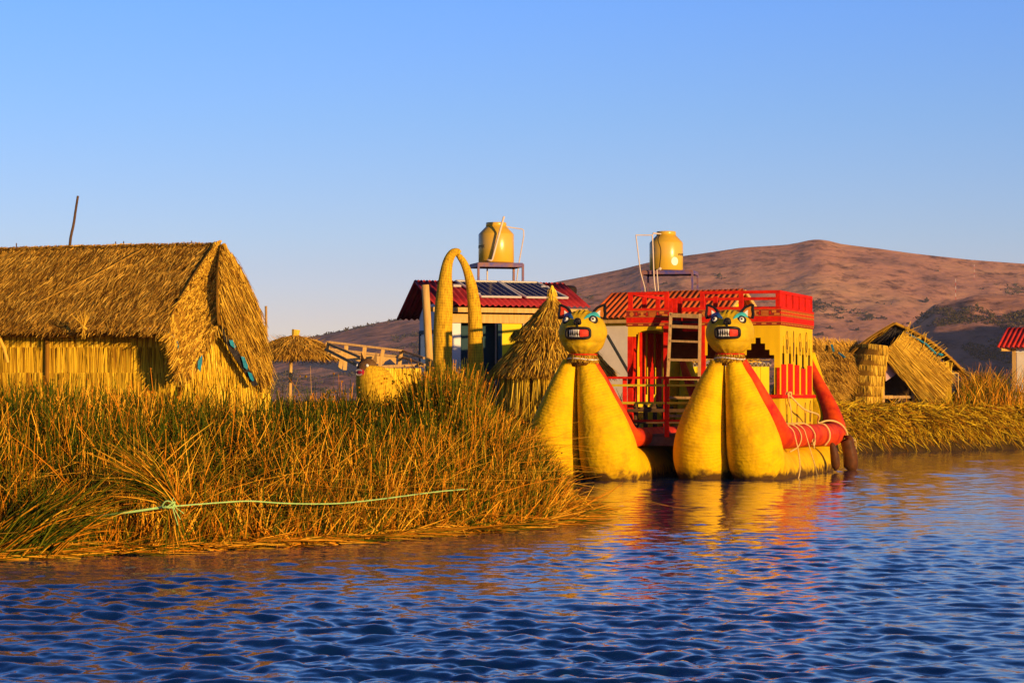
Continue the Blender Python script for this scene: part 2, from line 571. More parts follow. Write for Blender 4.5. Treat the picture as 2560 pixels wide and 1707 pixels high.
def hill_material():
    m, n, l, b = newmat("dry_hillside")
    tcn = n.new("ShaderNodeTexCoord")
    n1 = n.new("ShaderNodeTexNoise"); n1.inputs["Scale"].default_value = 0.006; n1.inputs["Detail"].default_value = 10; n1.inputs["Roughness"].default_value = 0.68
    l.new(tcn.outputs["Object"], n1.inputs[0])
    rp = n.new("ShaderNodeValToRGB")
    e = rp.color_ramp.elements
    e.new(0.5)
    e[0].position, e[0].color = 0.33, (0.22, 0.12, 0.10, 1)
    e[1].position, e[1].color = 0.47, (0.57, 0.26, 0.15, 1)
    e[2].position, e[2].color = 0.66, (0.66, 0.35, 0.17, 1)
    l.new(n1.outputs[0], rp.inputs[0])
    n3 = n.new("ShaderNodeTexNoise"); n3.inputs["Scale"].default_value = 0.045; n3.inputs["Detail"].default_value = 9; n3.inputs["Roughness"].default_value = 0.75
    l.new(tcn.outputs["Object"], n3.inputs[0])
    r3 = n.new("ShaderNodeValToRGB")
    r3.color_ramp.elements[0].position, r3.color_ramp.elements[0].color = 0.36, (0.25, 0.22, 0.22, 1)
    r3.color_ramp.elements[1].position, r3.color_ramp.elements[1].color = 0.50, (1, 1, 1, 1)
    l.new(n3.outputs[0], r3.inputs[0])
    mm = n.new("ShaderNodeMix"); mm.data_type = 'RGBA'; mm.blend_type = 'MULTIPLY'; mm.inputs[0].default_value = 1.0
    l.new(rp.outputs[0], mm.inputs[6]); l.new(r3.outputs[0], mm.inputs[7])
    l.new(mm.outputs[2], b.inputs["Base Color"])
    b.inputs["Roughness"].default_value = 1.0
    b.inputs["Specular IOR Level"].default_value = 0.0
    n2 = n.new("ShaderNodeTexNoise"); n2.inputs["Scale"].default_value = 0.05; n2.inputs["Detail"].default_value = 8
    l.new(tcn.outputs["Object"], n2.inputs[0])
    bp = n.new("ShaderNodeBump"); bp.inputs["Strength"].default_value = 0.5; bp.inputs["Distance"].default_value = 6
    l.new(n2.outputs[0], bp.inputs["Height"]); l.new(bp.outputs[0], b.inputs["Normal"])
    return m


HILLM = hill_material()
#==SETTING


# ------------------------------------------------------------------ hills
def grid_faces(a, b):
    i = np.arange((a - 1) * (b - 1))
    r, c = i // (b - 1), i % (b - 1)
    k = r * b + c
    return np.stack([k, k + 1, k + b + 1, k + b], 1)


def hill(name, table, r0, rr, r1, tl, tr, nt, nr, rough, seed, power=1.0, edge=0.06):
    t = np.linspace(tl, tr, nt)
    r = np.concatenate([np.linspace(r0, rr, int(nr * 0.75)), np.linspace(rr, r1, nr - int(nr * 0.75) + 1)[1:]])
    px, py = np.array(table, float).T
    elev = np.interp(1280 + t * F, px, (HOR - py) / F)
    T, RR = np.meshgrid(t, r)
    X, Y = T * RR, RR
    s = np.clip((RR - r0) / (rr - r0), 0, 1)
    back = np.clip((RR - rr) / (r1 - rr), 0, 1)
    Z = elev[None] * rr * (s ** power) * (1 - back ** 1.5)
    w = (1 - np.abs(2 * s - 1) ** 3) * (back == 0) + 0.12
    nz = fbm(X / 260, Y / 320, 5, seed) * 1.3 + np.abs(fbm(X / 120, Y / 400, 4, seed + 9)) * -1.0 + fbm(X / 30, Y / 40, 5, seed + 20) * 0.30 + np.abs(fbm(X / 60, Y / 150, 4, seed + 33)) * -0.5
    Z = Z + nz * rough * w * np.clip(Z / 30, 0, 1)
    Z = Z - 0.8 * (s <= 0)
    m = MB()
    m.add(np.stack([X, Y, Z], -1).reshape(-1, 3), grid_faces(len(r), nt))
    return tag(m.build(name, HILLM, smooth=True), kind='structure')


hill("hills", [(-2600, 985), (-600, 960), (200, 905), (560, 880), (660, 862), (751, 845), (780, 838), (868, 819), (953, 800), (1000, 791), (1120, 765), (1240, 735), (1337, 710),
               (1480, 683), (1550, 669), (1623, 652), (1707, 636), (1850, 615), (1965, 608), (1995, 603), (2020, 597), (2042, 594), (2070, 597), (2100, 605), (2130, 609), (2198, 617), (2286, 629), (2405, 642),
               (2560, 654), (2900, 690), (3500, 760), (5200, 900)], 2000, 2600, 3300, -0.62, 0.62, 560, 300, 13, 3, 1.05)
hill("foothill", [(1700, 990), (2040, 940), (2180, 880), (2240, 830), (2269, 812), (2298, 786), (2333, 755), (2386, 743), (2436, 731), (2488, 731), (2560, 729), (2700, 722), (3000, 740), (3500, 800), (4200, 900)],
     1240, 1420, 1800, 0.08, 0.5, 380, 200, 15, 31, 0.85)


def knoll(name, cx, cy, h, sx, sy, seed):
    a = np.linspace(-2.6, 2.6, 110)
    U, V = np.meshgrid(a, a)
    X, Y = cx + U * sx, cy + V * sy
    g = np.exp(-(U ** 2 + V ** 2) / 2)
    Z = h * g - h * .04 + (fbm(X / 40, Y / 40, 5, seed) * .30 * h + np.abs(fbm(X / 22, Y / 30, 4, seed + 4)) * -.22 * h) * g
    m = MB()
    m.add(np.stack([X, Y, Z], -1).reshape(-1, 3), grid_faces(110, 110))
    tag(m.build(name, HILLM, smooth=True), kind='structure')


knoll("foothill", 665, 1120, 150, 100, 112, 5)  # unseen hill off to the right, added to shade the foothill's right crest
knoll("foothill", 405, 1150, 74, 78, 66, 8)  # second added hill out of view, shadowing the foothill's lower slope
knoll("foothill", -8, 2140, 72, 66, 62, 15)  # unseen, added behind the houses to throw a shadow band leftwards
# ------------------------------------------------------------------ reed islands (ground)
SHORE = np.array([(-14, 26), (-10, 27.2), (-6.01, 28.3), (-4.90, 29.2), (-2.69, 31.1), (-.45, 34.0), (.48, 35.8), (1.02, 38.8), (.72, 41), (.42, 45), (.15, 52), (.15, 55.3), (.95, 57), (1.5, 59.7),
                  (2.5, 63.6), (3.0, 66), (6, 66.8), (9, 70.5), (10.6, 79), (11.4, 81), (18.7, 87.8), (32, 95), (70, 104), (70, 170), (-70, 170), (-70, 24)])


def shore_dist(x, y):
    """signed distance to the shore, positive on the island"""
    p = np.stack([x, y], -1)
    d = np.full(x.shape, 1e9)
    ins = np.zeros(x.shape, bool)
    for i in range(len(SHORE)):
        a, b = SHORE[i], SHORE[(i + 1) % len(SHORE)]
        ab = b - a
        t = np.clip(((p - a) @ ab) / (ab @ ab), 0, 1)
        d = np.minimum(d, np.linalg.norm(p - (a + t[..., None] * ab), axis=-1))
        c = ((a[1] > y) != (b[1] > y))
        xi = a[0] + (y - a[1]) * ab[0] / (ab[1] if ab[1] else 1e-9)
        ins ^= c & (x < xi)
    return np.where(ins, d, -d)


# ------------------------------------------------------------------ water
tt = np.concatenate([-np.linspace(1.1, 0.31, 14), np.linspace(-0.3, 0.3, 760), np.linspace(0.31, 1.1, 14)])
yy = [4.0]
while yy[-1] < 125:
    yy.append(yy[-1] * 1.0022 if yy[-1] > 11 else yy[-1] * 1.03)
yy = np.concatenate([yy, np.geomspace(130, 4000, 36)])
T, Y = np.meshgrid(tt, yy)
X = T * Y
Z = np.zeros_like(X)
cell = np.maximum(np.gradient(yy)[:, None] * np.ones_like(X), 0.0008 * Y)
wr = np.random.default_rng(21)
gate = np.clip(0.78 + 1.5 * fbm(X / 4.3, Y / 6.0, 3, 77), .32, 1.35)
for k in range(170):
    lam = 0.075 * (0.9 / 0.075) ** wr.random()
    ang = R(90) + R(46) * wr.normal() - R(12)
    kk = 2 * np.pi / lam
    slope = 0.0225 * min(1.0, (0.50 / lam)) ** 0.5
    ph = kk * (X * math.cos(ang) + Y * math.sin(ang)) + wr.random() * 6.283
    fade = np.clip((lam / cell - 2.2) / 2.5, 0, 1)
    Z += slope / kk * (np.sin(ph) + 0.18 * np.sin(2 * ph + 1.57)) * fade
Z *= gate * np.interp(Y, [14, 22, 32, 45, 60], [1.1, .95, .72, .52, .5]) * np.interp(-shore_dist(X.ravel(), Y.ravel()), [0, 1, 5], [.25, .5, 1.0]).reshape(X.shape) * np.clip((135 - Y) / 40, 0, 1)
m = MB()
m.add(np.stack([X, Y, Z], -1).reshape(-1, 3), grid_faces(len(yy), len(tt)))
tag(m.build("water", WATER, smooth=True), kind='structure')



def ground_z(x, y):
    d = shore_dist(x, y)
    soft = np.interp(d, [-1.5, 0, 1, 3, 6, 10, 14], [-.9, .02, .35, .75, 1.1, 1.45, 1.55])
    steep = np.interp(d, [-1.5, -.2, .15, .5, 1.2, 4], [-.9, -.3, .45, 1.1, 1.45, 1.58])
    k = np.clip((y - 50) / 8, 0, 1)
    k = np.maximum(k, np.clip((y - 37) / 5, 0, 1) * np.clip((x + 1.5) / 1.5, 0, 1) * 0.6)
    return soft * (1 - k) + steep * k + 0.12 * fbm(x * 1.7, y * 1.7, 3, 5) * (d > 0)


gx = np.concatenate([np.linspace(-69, -12, 40), np.arange(-11.8, 24, 0.22), np.linspace(24.5, 69, 40)])
gy = np.concatenate([np.arange(24.5, 100, 0.3), np.linspace(101, 169, 40)])
GX, GY = np.meshgrid(gx, gy)
m = MB()
m.add(np.stack([GX, GY, ground_z(GX, GY)], -1).reshape(-1, 3), grid_faces(len(gy), len(gx)))
tag(m.build("ground", GROUND, smooth=True), kind='structure')


# ------------------------------------------------------------------ straw helpers
def straws_on(mb, Pf, n, down, L, W, lift=0.03, lo=0.0, hi=1.0, rows=None, jit=0.25, srange=(0, 1), trange=(0, 1), segs=2, flop=0.0):
    """cover the patch Pf(s,t) with straws running along the vector down"""
    s = rng.uniform(*srange, n)
    t = rng.uniform(*trange, n)
    if rows:
        t = (np.floor(t * rows) + rng.normal(0, 0.13, n) + 0.95) / rows
        t = np.clip(t, trange[0], trange[1] + 0.01)
    p = Pf(s, t)
    e = 1e-3
    nn = np.cross(Pf(s + e, t) - p, Pf(s, t + e) - p)
    nn /= np.linalg.norm(nn, axis=1)[:, None] + 1e-12
    d = np.broadcast_to(np.asarray(down(s, t) if callable(down) else down, float), (n, 3)).copy()
    d /= np.linalg.norm(d, axis=1)[:, None]
    side = np.cross(nn, d)
    d = d + side * rng.normal(0, jit, n)[:, None] + nn * rng.uniform(-0.02, 0.16, n)[:, None]
    p = p + nn * rng.uniform(0.0, lift, n)[:, None]
    bend = -nn * rng.uniform(0, 0.15 + flop, n)[:, None] + np.array([0, 0, -1.0]) * flop * rng.random(n)[:, None]
    w = side + nn * rng.normal(0, 0.45, n)[:, None]
    mb.ribbons(p, d, L * rng.uniform(0.6, 1.3, n), W * rng.uniform(0.6, 1.4, n), bend, segs, rng.uniform(lo, hi, n), w)


def quad(a, b, c, d):
    """a,b lower left/right; d,c upper left/right -> P(s,t)"""
    a, b, c, d = (np.asarray(x, float) for x in (a, b, c, d))
    return lambda s, t: ((1 - s) * (1 - t))[:, None] * a + (s * (1 - t))[:, None] * b + (s * t)[:, None] * c + ((1 - s) * t)[:, None] * d


def slab(mb, Pf, ns, nt, th, tint=0.1):
    """thick sheet following Pf"""
    s, t = np.meshgrid(np.linspace(0, 1, ns), np.linspace(0, 1, nt))
    p = Pf(s.ravel(), t.ravel())
    e = 1e-3
    nn = np.cross(Pf(s.ravel() + e, t.ravel()) - p, Pf(s.ravel(), t.ravel() + e) - p)
    nn /= np.linalg.norm(nn, axis=1)[:, None] + 1e-12
    q = p - nn * th
    N = ns * nt
    fs = grid_faces(nt, ns)
    idx = np.arange(N).reshape(nt, ns)
    rim = np.concatenate([idx[0, :], idx[1:, -1], idx[-1, -2::-1], idx[-2:0:-1, 0]])
    r2 = np.roll(rim, -1)
    mb.add(np.concatenate([p, q]), np.concatenate([fs, fs[:, ::-1] + N, np.stack([r2, rim, rim + N, r2 + N], 1)]), tint)


# ------------------------------------------------------------------ big thatched hut on the left
H0 = P(420, 1000, 38.6)
HUT_A = math.atan2(0.0, 1.0) + R(4)          # ridge nearly square to the view, right end nearer
hut = thing("thatched_hut", (-6.0, 39.6, 1.3), "large reed hut at the left with thick thatched roof and woven mat wall", "hut", "reed huts")
eL, eR = P(-420, 812, 38.9), P(422, 817, 37.75)
rL, rR = P(-420, 628, 41.4), P(546, 609, 40.2)
roofP0 = quad(eL, eR, rR, rL)


def roofP(s, t):
    p = roofP0(s, t)
    p[:, 2] += 0.10 * np.sin(np.pi * t) + 0.05 * fbm(s * 9, t * 5, 3, 4) - 0.03 * (t > 0.97)
    return p


mb = MB()
slab(mb, roofP, 40, 12, 0.20, 0.12)
dn = nrm(eR - rR + np.array([-0.9, 0, 0]) * 0.25)
down = nrm((eL + eR) / 2 - (rL + rR) / 2 + np.array([-0.7, 0, 0]))
straws_on(mb, roofP, 42000, down, 0.30, 0.0115, 0.05, 0.0, 1.0, rows=9, jit=0.18)
straws_on(mb, roofP, 2600, down, 0.30, 0.020, 0.03, 0.0, 0.8, jit=0.3, trange=(0, .04))
straws_on(mb, roofP, 1500, nrm(down + np.array([0, -.2, .3])), 0.22, 0.016, 0.05, 0.0, 0.9, jit=0.5, trange=(.965, 1))
# back slope and ridge
bL, bR = rL + np.array([0, 2.6, -1.3]), rR + np.array([0.2, 2.4, -1.2])
slab(mb, quad(bR, bL, rL, rR), 12, 6, 0.2, 0.2)
mb.build("roof", STRAWD, hut)
# hip flap facing right-front (sunlit)
sT = P(549, 607, 40.1)
fl = [P(415, 815, 37.7), P(436, 868, 37.75), P(444, 938, 37.75), P(470, 935, 37.75), P(508, 882, 38.1), P(553, 808, 38.35)]


def arcP(low, hiA, hiB):
    low = np.asarray(low)

    def f(s, t):
        x = np.clip(s, 0, 1) * (len(low) - 1)
        i = np.minimum(x.astype(int), len(low) - 2)
        fr = (x - i)[:, None]
        a = low[i] * (1 - fr) + low[i + 1] * fr
        b = np.asarray(hiA) * (1 - s)[:, None] + np.asarray(hiB) * s[:, None]
        q = a * (1 - t)[:, None] + b * t[:, None]
        q[:, 1] -= 0.25 * np.sin(np.pi * t)
        q[:, 2] += 0.03 * fbm(s * 6, t * 6, 3, 8)
        return q
    return f


mb = MB()
flA = arcP(fl, P(535, 612, 39.9), sT)
slab(mb, flA, 16, 10, 0.03, 0.3)
straws_on(mb, flA, 4000, nrm((-0.5, -0.1, -0.9)), 0.30, 0.015, 0.05, 0.0, 1.0, jit=0.22, trange=(.35, 1))
straws_on(mb, flA, 8500, nrm((-0.5, -0.1, -0.88)), 0.30, 0.015, 0.05, 0.1, 1.0, rows=9, jit=0.25)
straws_on(mb, flA, 900, nrm((-0.3, -0.1, -0.9)), 0.2, 0.018, 0.04, 0.1, 1.0, jit=0.4, trange=(0, .05))
o = mb.build("roof_flap", STRAW, hut)
flb = [P(548, 806, 38.2), P(575, 845, 38.45), P(612, 915, 38.7), P(640, 965, 38.9), P(656, 985, 39.2), P(668, 930, 40.0)]


def flB(s, t):
    low = np.asarray(flb)
    x = np.clip(s, 0, 1) * (len(low) - 1)
    i = np.minimum(x.astype(int), len(low) - 2)
    fr = (x - i)[:, None]
    a = low[i] * (1 - fr) + low[i + 1] * fr
    hi = np.stack([P(551, 611, 39.9), P(556, 612, 40.1)])
    b = hi[0] * (1 - s)[:, None] + hi[1] * s[:, None]
    q = a * (1 - t)[:, None] + b * t[:, None]
    bul = (s * np.sin(np.pi * t) ** 0.8)
    q[:, 0] += 0.17 * bul
    q[:, 2] += 0.13 * bul
    q[:, 1] -= 0.30 * np.sin(np.pi * t) * (1 - 0.6 * s)
    return q


mb = MB()
slab(mb, flB, 18, 14, 0.03, 0.25)
straws_on(mb, flB, 7500, nrm((0.34, -0.1, -0.85)), 0.32, 0.015, 0.05, 0.0, 0.95, rows=9, jit=0.22)
straws_on(mb, flB, 600, nrm((0.15, -0.1, -0.9)), 0.25, 0.014, 0.03, 0.1, 1.0, jit=0.3, srange=(.93, 1.0))
mb.build("roof_flap", STRAW, hut)


def mat_wall(mb, a, b, z0, z1, n, rows=(), tintlo=0.2, tinthi=1.0, W=0.022, th=0.08):
    """upright reeds bound side by side into a mat"""
    a, b = np.asarray(a, float)[:2], np.asarray(b, float)[:2]
    d = nrm(np.append(b - a, 0))
    nv = np.array([d[1], -d[0], 0])
    A, B = np.append(a, 0), np.append(b, 0)
    mb.prism([A + [0, 0, z0], B + [0, 0, z0], B + [0, 0, z1], A + [0, 0, z1]], -nv * th, 0.05)
    zs = [z0] + list(rows) + [z1]
    for k in range(len(zs) - 1):
        nn = n
        s = (np.arange(nn) + rng.uniform(-.3, .3, nn)) / nn
        p = A + (B - A) * s[:, None] + nv * (0.008 + 0.006 * rng.random(nn))[:, None]
        p[:, 2] = zs[k] - 0.005
        dr = np.zeros((nn, 3)); dr[:, 2] = 1
        dr += d * rng.normal(0, 0.035, nn)[:, None]
        bend = d * rng.normal(0, 0.03, nn)[:, None] + nv * rng.uniform(0, 0.03, nn)[:, None]
        side = d + nv * rng.normal(0, 0.5, nn)[:, None]
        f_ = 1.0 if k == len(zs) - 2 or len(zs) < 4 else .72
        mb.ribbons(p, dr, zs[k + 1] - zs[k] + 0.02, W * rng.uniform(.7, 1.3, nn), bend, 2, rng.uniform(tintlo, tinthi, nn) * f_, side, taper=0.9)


wl0, wr0 = P(-420, 0, 39.2), P(424, 0, 38.35)
mb = MB()
zt = 3.12
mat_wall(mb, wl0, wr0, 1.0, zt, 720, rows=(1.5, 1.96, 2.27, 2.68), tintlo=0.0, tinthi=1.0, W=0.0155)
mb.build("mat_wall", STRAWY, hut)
mb = MB()
gw1 = P(676, 0, 40.6)
mat_wall(mb, wr0 + np.array([0.01, 0, 0]), gw1, 0.9, 2.35, 240, rows=(1.5,), tintlo=0.3, tinthi=1.0)
gP = quad(P(440, 1010, 38.15), P(664, 1010, 39.15), P(562, 792, 38.7), P(542, 792, 38.55))
slab(mb, gP, 8, 8, .08, .3)
straws_on(mb, gP, 2200, (0.05, 0, -1), .5, .015, .03, .15, 1.0, jit=.05)
mb.build("gable_wall", STRAWY, hut)
# tarp showing under the thatch
mb = MB()
pts = [P(300, 820, 37.95), P(360, 818, 37.75), P(415, 822, 37.72), P(436, 850, 37.8), P(440, 872, 37.85)]
for a, b in zip(pts[:-1], pts[1:]):
    mb.beam(a + np.array([0, .02, -.02]), b + np.array([0, .02, -.02]), 0.10, 0.035)
mb.build("tarp_lining", TARP, hut, smooth=True)
def on_gap(px, py, d0=38.22):
    return P(px, py, d0 + (px - 550) / 90 * .42)


mb = MB()
mb.prism([on_gap(*q) for q in [(551, 811), (566, 834), (585, 862), (612, 905), (646, 962), (634, 966), (603, 917), (578, 882), (560, 848)]], np.array([0, .03, 0]))  # black strip painting the shade in the gap beside the flap
mb.build("gable_gap_shade", BTARP, hut)
for poly in ([(574, 849), (582, 851), (590, 866), (588, 870), (578, 862)], [(603, 891), (609, 893), (619, 914), (618, 925), (611, 918), (606, 905)], [(620, 928), (628, 934), (636, 950), (631, 952), (623, 944)], [(496, 903), (508, 888), (505, 905), (499, 930), (494, 921)]):
    mb = MB()
    c_ = on_gap(*poly[0], 38.16 if poly[0][0] > 550 else 38.0)
    mb.prism([on_gap(a, b, 38.16 if poly[0][0] > 550 else 38.15) + rng.normal(0, .006, 3) for a, b in poly], np.array([0, .012, 0]))
    mb.build("tarp_lining", TARP, hut)
mb = MB()
mb.tube([P(117, 800, 38.6), P(118, 900, 38.6), P(117, 985, 38.6)], 0.035, 8, tint=0.2)
mb.tube([P(-6, 835, 38.3), P(10, 870, 38.3), P(19, 905, 38.4)], 0.028, 8, tint=0.8)
mb.build("wall_post", STRAWD, hut)
mb = MB()                                           # bunch of reeds tied at the eave
c = P(210, 818, 37.55)
n = 26
dr = np.stack([rng.normal(0, .3, n), rng.normal(-.1, .2, n), np.abs(rng.normal(.8, .2, n))], 1)
mb.ribbons(np.repeat(c[None], n, 0), dr, rng.uniform(.15, .32, n), .016, None, 1, rng.uniform(.5, 1, n))
dr[:, 2] *= -1
dr[:, 0] *= .3
mb.ribbons(np.repeat(c[None], n, 0), dr, rng.uniform(.1, .2, n), .016, None, 1, rng.uniform(.3, 1, n))
mb.tube([c + [-.04, 0, .04], c + [.0, -.04, .0], c + [.04, 0, -.03]], .02, 6, tint=.7)
mb.build("eave_bundle", STRAW, hut)
mb = MB()                                           # pole lying on the thatch
mb.tube([roofP0(np.array([.60]), np.array([.18]))[0] + [0, -.12, .12], roofP0(np.array([.735]), np.array([.5]))[0] + [0, -.15, .15], roofP0(np.array([.83]), np.array([.86]))[0] + [0, -.12, .12]], .007, 6, tint=.45)
mb.build("roof_pole", STRAWD, hut)

mb = MB()
q = P(173, 645, 40.6)
mb.tube(spline([P(173, 655, 40.6), P(176, 600, 40.6), P(184, 562, 40.6), P(189, 528, 40.6), P(195, 490, 40.6)], 12), np.linspace(.026, .02, 12), 7, tint=.4)
tag(mb.build("pole", WOODD, loc=q, smooth=True), "thin crooked bare stick standing up from the big hut's thatched ridge", "pole", "bare sticks by the hut")
mb = MB()
mb.tube([P(668, 960, 41.5), P(666, 850, 41.5), P(665, 765, 41.5)], .022, 7)
tag(mb.build("pole", WOOD, loc=P(668, 960, 41.5), smooth=True), "straight pale stick upright just behind the right edge of the big hut", "pole", "bare sticks by the hut")
for (px, py, h) in [(42, 622, 14), (290, 616, 12), (310, 614, 11), (480, 611, 9), (572, 650, 16), (609, 705, 16), (632, 742, 12)]:
    mb = MB()
    d = 40.9 if px < 500 else 39.9
    mb.tube([P(px, py + 14, d), P(px - 1, py + 2, d), P(px - 1, py - h, d)], .010, 5)
    tag(mb.build("twig", WOODD, loc=P(px, py + 14, d)), {42: "short twig poking from the thatch ridge near the photo's left edge", 290: "left of two close twigs at mid ridge of the big hut", 310: "right of two close twigs at mid ridge of the big hut",
         480: "single tiny twig near the right end of the hut's ridge", 572: "topmost twig on the sloping right edge of the hut's thatch", 609: "middle twig on the sloping right edge of the hut's thatch", 632: "lowest twig on the sloping right edge of the hut's thatch"}[px], "twig", "twigs sticking out of the thatch")
#==VILLAGE


# ------------------------------------------------------------------ reed beds
def reed_points(n, x0, x1, y0, y1, dmin, dmax, keep=None):
    out = []
    tot = 0
    while tot < n:
        x, y = rng.uniform(x0, x1, n * 2), rng.uniform(y0, y1, n * 2)
        d = shore_dist(x, y)
        ok = (d > dmin) & (d < dmax) & (np.abs(x / y) < 0.26)
        if keep is not None:
            ok &= keep(x, y)
        out.append(np.stack([x[ok], y[ok]], 1))
        tot += ok.sum()
        if ok.sum() == 0:
            break
    return np.concatenate(out)[:n]


def blades(mb, xy, h, w, lean, tint, segs=4, curl=0.35, droop=None):
    n = len(xy)
    z = ground_z(xy[:, 0], xy[:, 1]) - 0.05
    h = cap(xy[:, 0], xy[:, 1], z, np.asarray(h, float))
    root = np.stack([xy[:, 0], xy[:, 1], z], 1)
    dr = np.stack([rng.normal(0, lean, n), rng.normal(-0.05, lean, n), np.ones(n)], 1)
    a = rng.uniform(0, 2 * np.pi, n)
    k = np.abs(rng.normal(0, curl, n))
    bend = np.stack([np.cos(a) * k, np.sin(a) * k, -0.35 * k], 1)
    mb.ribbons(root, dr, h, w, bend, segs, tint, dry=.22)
    return root + (dr / np.linalg.norm(dr, axis=1)[:, None]) * np.asarray(h)[:, None] + bend * np.asarray(h)[:, None]


def cap(x, y, z0, h, soft=0.0):
    """keep the reeds at the bank's right corner low, as the bank slopes to the water there"""
    px = 1280 + x / y * F
    lim = np.interp(px, [690, 720, 850, 890, 1025, 1055, 1090, 1130, 1190, 1222, 1322, 1370, 1400, 1440, 1470], [940, 985, 985, 1008, 992, 895, 852, 864, 925, 985, 1045, 1140, 1215, 1282, 1310])
    hutlim = np.where(rng.random(len(x)) < .30, 862 + 90 * rng.random(len(x)), 945 + 65 * rng.random(len(x)))
    lim = np.where((px < 690) & (y > 31.5), np.maximum(lim, hutlim), lim)
    lim = np.where((px > 690) & (px < 1000) & (rng.random(len(x)) < .12), lim - 70, lim)
    zt_ = CAMH - (lim - HOR) * y / F
    return np.minimum(h, np.maximum(zt_ - z0, 0.03) * rng.uniform(.75, 1.1, len(x)))


def not_hut(x, y):
    return ~((x < -3.6) & (y > 37.4)) & ~((x > -5.7) & (x < -3.2) & (y > 37.0))


rb = MB()
xy = reed_points(56000, -10.5, 1.1, 27, 46.5, 0.05, 30, not_hut)
xy = xy[rng.random(len(xy)) < np.clip(.62 + 2.6 * fbm(xy[:, 0] * 1.6, xy[:, 1] * 1.1, 3, 41), .06, 1)]
d = shore_dist(xy[:, 0], xy[:, 1])
clump = fbm(xy[:, 0] * 0.9, xy[:, 1] * 0.9, 4, 51)
hh = (0.72 + 0.50 * np.clip(d / 3, 0, 1)) * rng.uniform(0.55, 1.25, len(xy)) * (1 + 0.7 * clump)
right = np.clip((xy[:, 0] + 0.4) / 1.2, 0, 1)
hh *= 1 + .55 * np.exp(-((1280 + xy[:, 0] / xy[:, 1] * F - 1080) / 110) ** 2) * (d > 3)
gold = np.clip(0.29 + 1.35 * fbm(xy[:, 0] * 0.7 + 9, xy[:, 1] * 0.7, 4, 63) + rng.normal(0, 0.36, len(xy)), 0, 1)
gold = np.clip(gold + .15 * np.clip((820 - (1280 + xy[:, 0] / xy[:, 1] * F)) / 500, 0, 1) - .045, 0, 1)
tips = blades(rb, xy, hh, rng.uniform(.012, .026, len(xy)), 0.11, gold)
# bright dry litter and stubble along the water
xy = reed_points(17000, -10.5, 1.4, 27, 44, -0.12, 1.1)
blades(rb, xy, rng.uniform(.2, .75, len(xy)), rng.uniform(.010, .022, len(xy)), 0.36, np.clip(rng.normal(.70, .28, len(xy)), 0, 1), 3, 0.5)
xy = reed_points(2600, -10.5, 1.6, 27, 44, -0.35, .25)
root = np.stack([xy[:, 0], xy[:, 1], rng.uniform(0.0, .10, len(xy))], 1)
dr = np.stack([rng.normal(0, 1, len(xy)), rng.normal(-.2, .35, len(xy)), rng.normal(.02, .10, len(xy))], 1)
rb.ribbons(root, dr, rng.uniform(.3, .9, len(xy)), rng.uniform(.010, .02, len(xy)), None, 2, np.clip(rng.normal(.75, .25, len(xy)), 0, 1))
# bent and fallen blades all over the bed
xy = reed_points(6000, -10.5, -0.1, 27.4, 45, 0.2, 30, not_hut)
blades(rb, xy, rng.uniform(.8, 1.7, len(xy)), rng.uniform(.009, .018, len(xy)), 0.45, np.clip(rng.normal(.78, .2, len(xy)), 0, 1), 6, 0.95)
# sprawling tongue of reeds at the right tip
n = 1500
s = rng.random(n)
bx, by = -.1 + 0.75 * s + rng.normal(0, .2, n), 36.0 + 2.4 * s + rng.normal(0, .4, n)
root = np.stack([bx, by, np.maximum(ground_z(bx, by), 0) * .6 + rng.uniform(0, .12, n)], 1)
dr = np.stack([rng.normal(.5, .35, n), rng.normal(-.3, .3, n), rng.normal(.15, .22, n)], 1)
rb.ribbons(root, dr, rng.uniform(.25, .6, n), rng.uniform(.010, .02, n), np.array([0.15, 0, -0.45]) * rng.random(n)[:, None], 3, np.clip(rng.normal(.7, .25, n), 0, 1))
# heap of cut reeds at the corner beside the boat's left prow
n = 6500
bx, by = rng.uniform(-.8, .6, n), rng.uniform(39, 55, n)
ok = shore_dist(bx, by) > .25
bx, by = bx[ok], by[ok]
n = len(bx)
root = np.stack([bx, by, ground_z(bx, by) + rng.uniform(0, .25, n)], 1)
dr = np.stack([rng.normal(.25, .5, n), rng.normal(-.3, .5, n), rng.normal(.1, .35, n)], 1)
root[:, 2] = np.minimum(root[:, 2], ground_z(bx, by) + cap(bx, by, ground_z(bx, by), np.full(n, .3)))
rb.ribbons(root, dr, np.minimum(rng.uniform(.25, .6, n), .12 + cap(bx, by, ground_z(bx, by), np.full(n, .6))), rng.uniform(.012, .026, n), np.array([0.1, 0, -.4]) * rng.random(n)[:, None], 3, np.clip(rng.normal(.68, .27, n), 0, 1))
# sparse tall stalks with seed heads in front of the arch
xy = reed_points(1900, -3.4, 0.0, 36, 47, 1.0, 30)
w = np.exp(-((xy[:, 0] / xy[:, 1] * F + 1280 - 1085) / 75) ** 2)
xy = xy[rng.random(len(xy)) < w + .12]
tp = blades(rb, xy, rng.uniform(.9, 1.85, len(xy)), rng.uniform(.008, .014, len(xy)), 0.14, np.clip(rng.normal(.34, .24, len(xy)), 0, 1), 4, 0.12)
sel = np.concatenate([tp, tips[rng.random(len(tips)) < 0.03]])
octv = np.array([[1, 0, 0], [-1, 0, 0], [0, 1, 0], [0, -1, 0], [0, 0, 1], [0, 0, -1]], float)
octf = np.array([[0, 2, 4], [2, 1, 4], [1, 3, 4], [3, 0, 4], [2, 0, 5], [1, 2, 5], [3, 1, 5], [0, 3, 5]])
r = rng.uniform(.014, .026, len(sel))
vv = sel[:, None] + octv[None] * r[:, None, None]
rb.add(vv.reshape(-1, 3), (octf[None] + 6 * np.arange(len(sel))[:, None, None]).reshape(-1, 3), np.repeat(rng.uniform(.60, .74, len(sel)), 6))
n = 44000
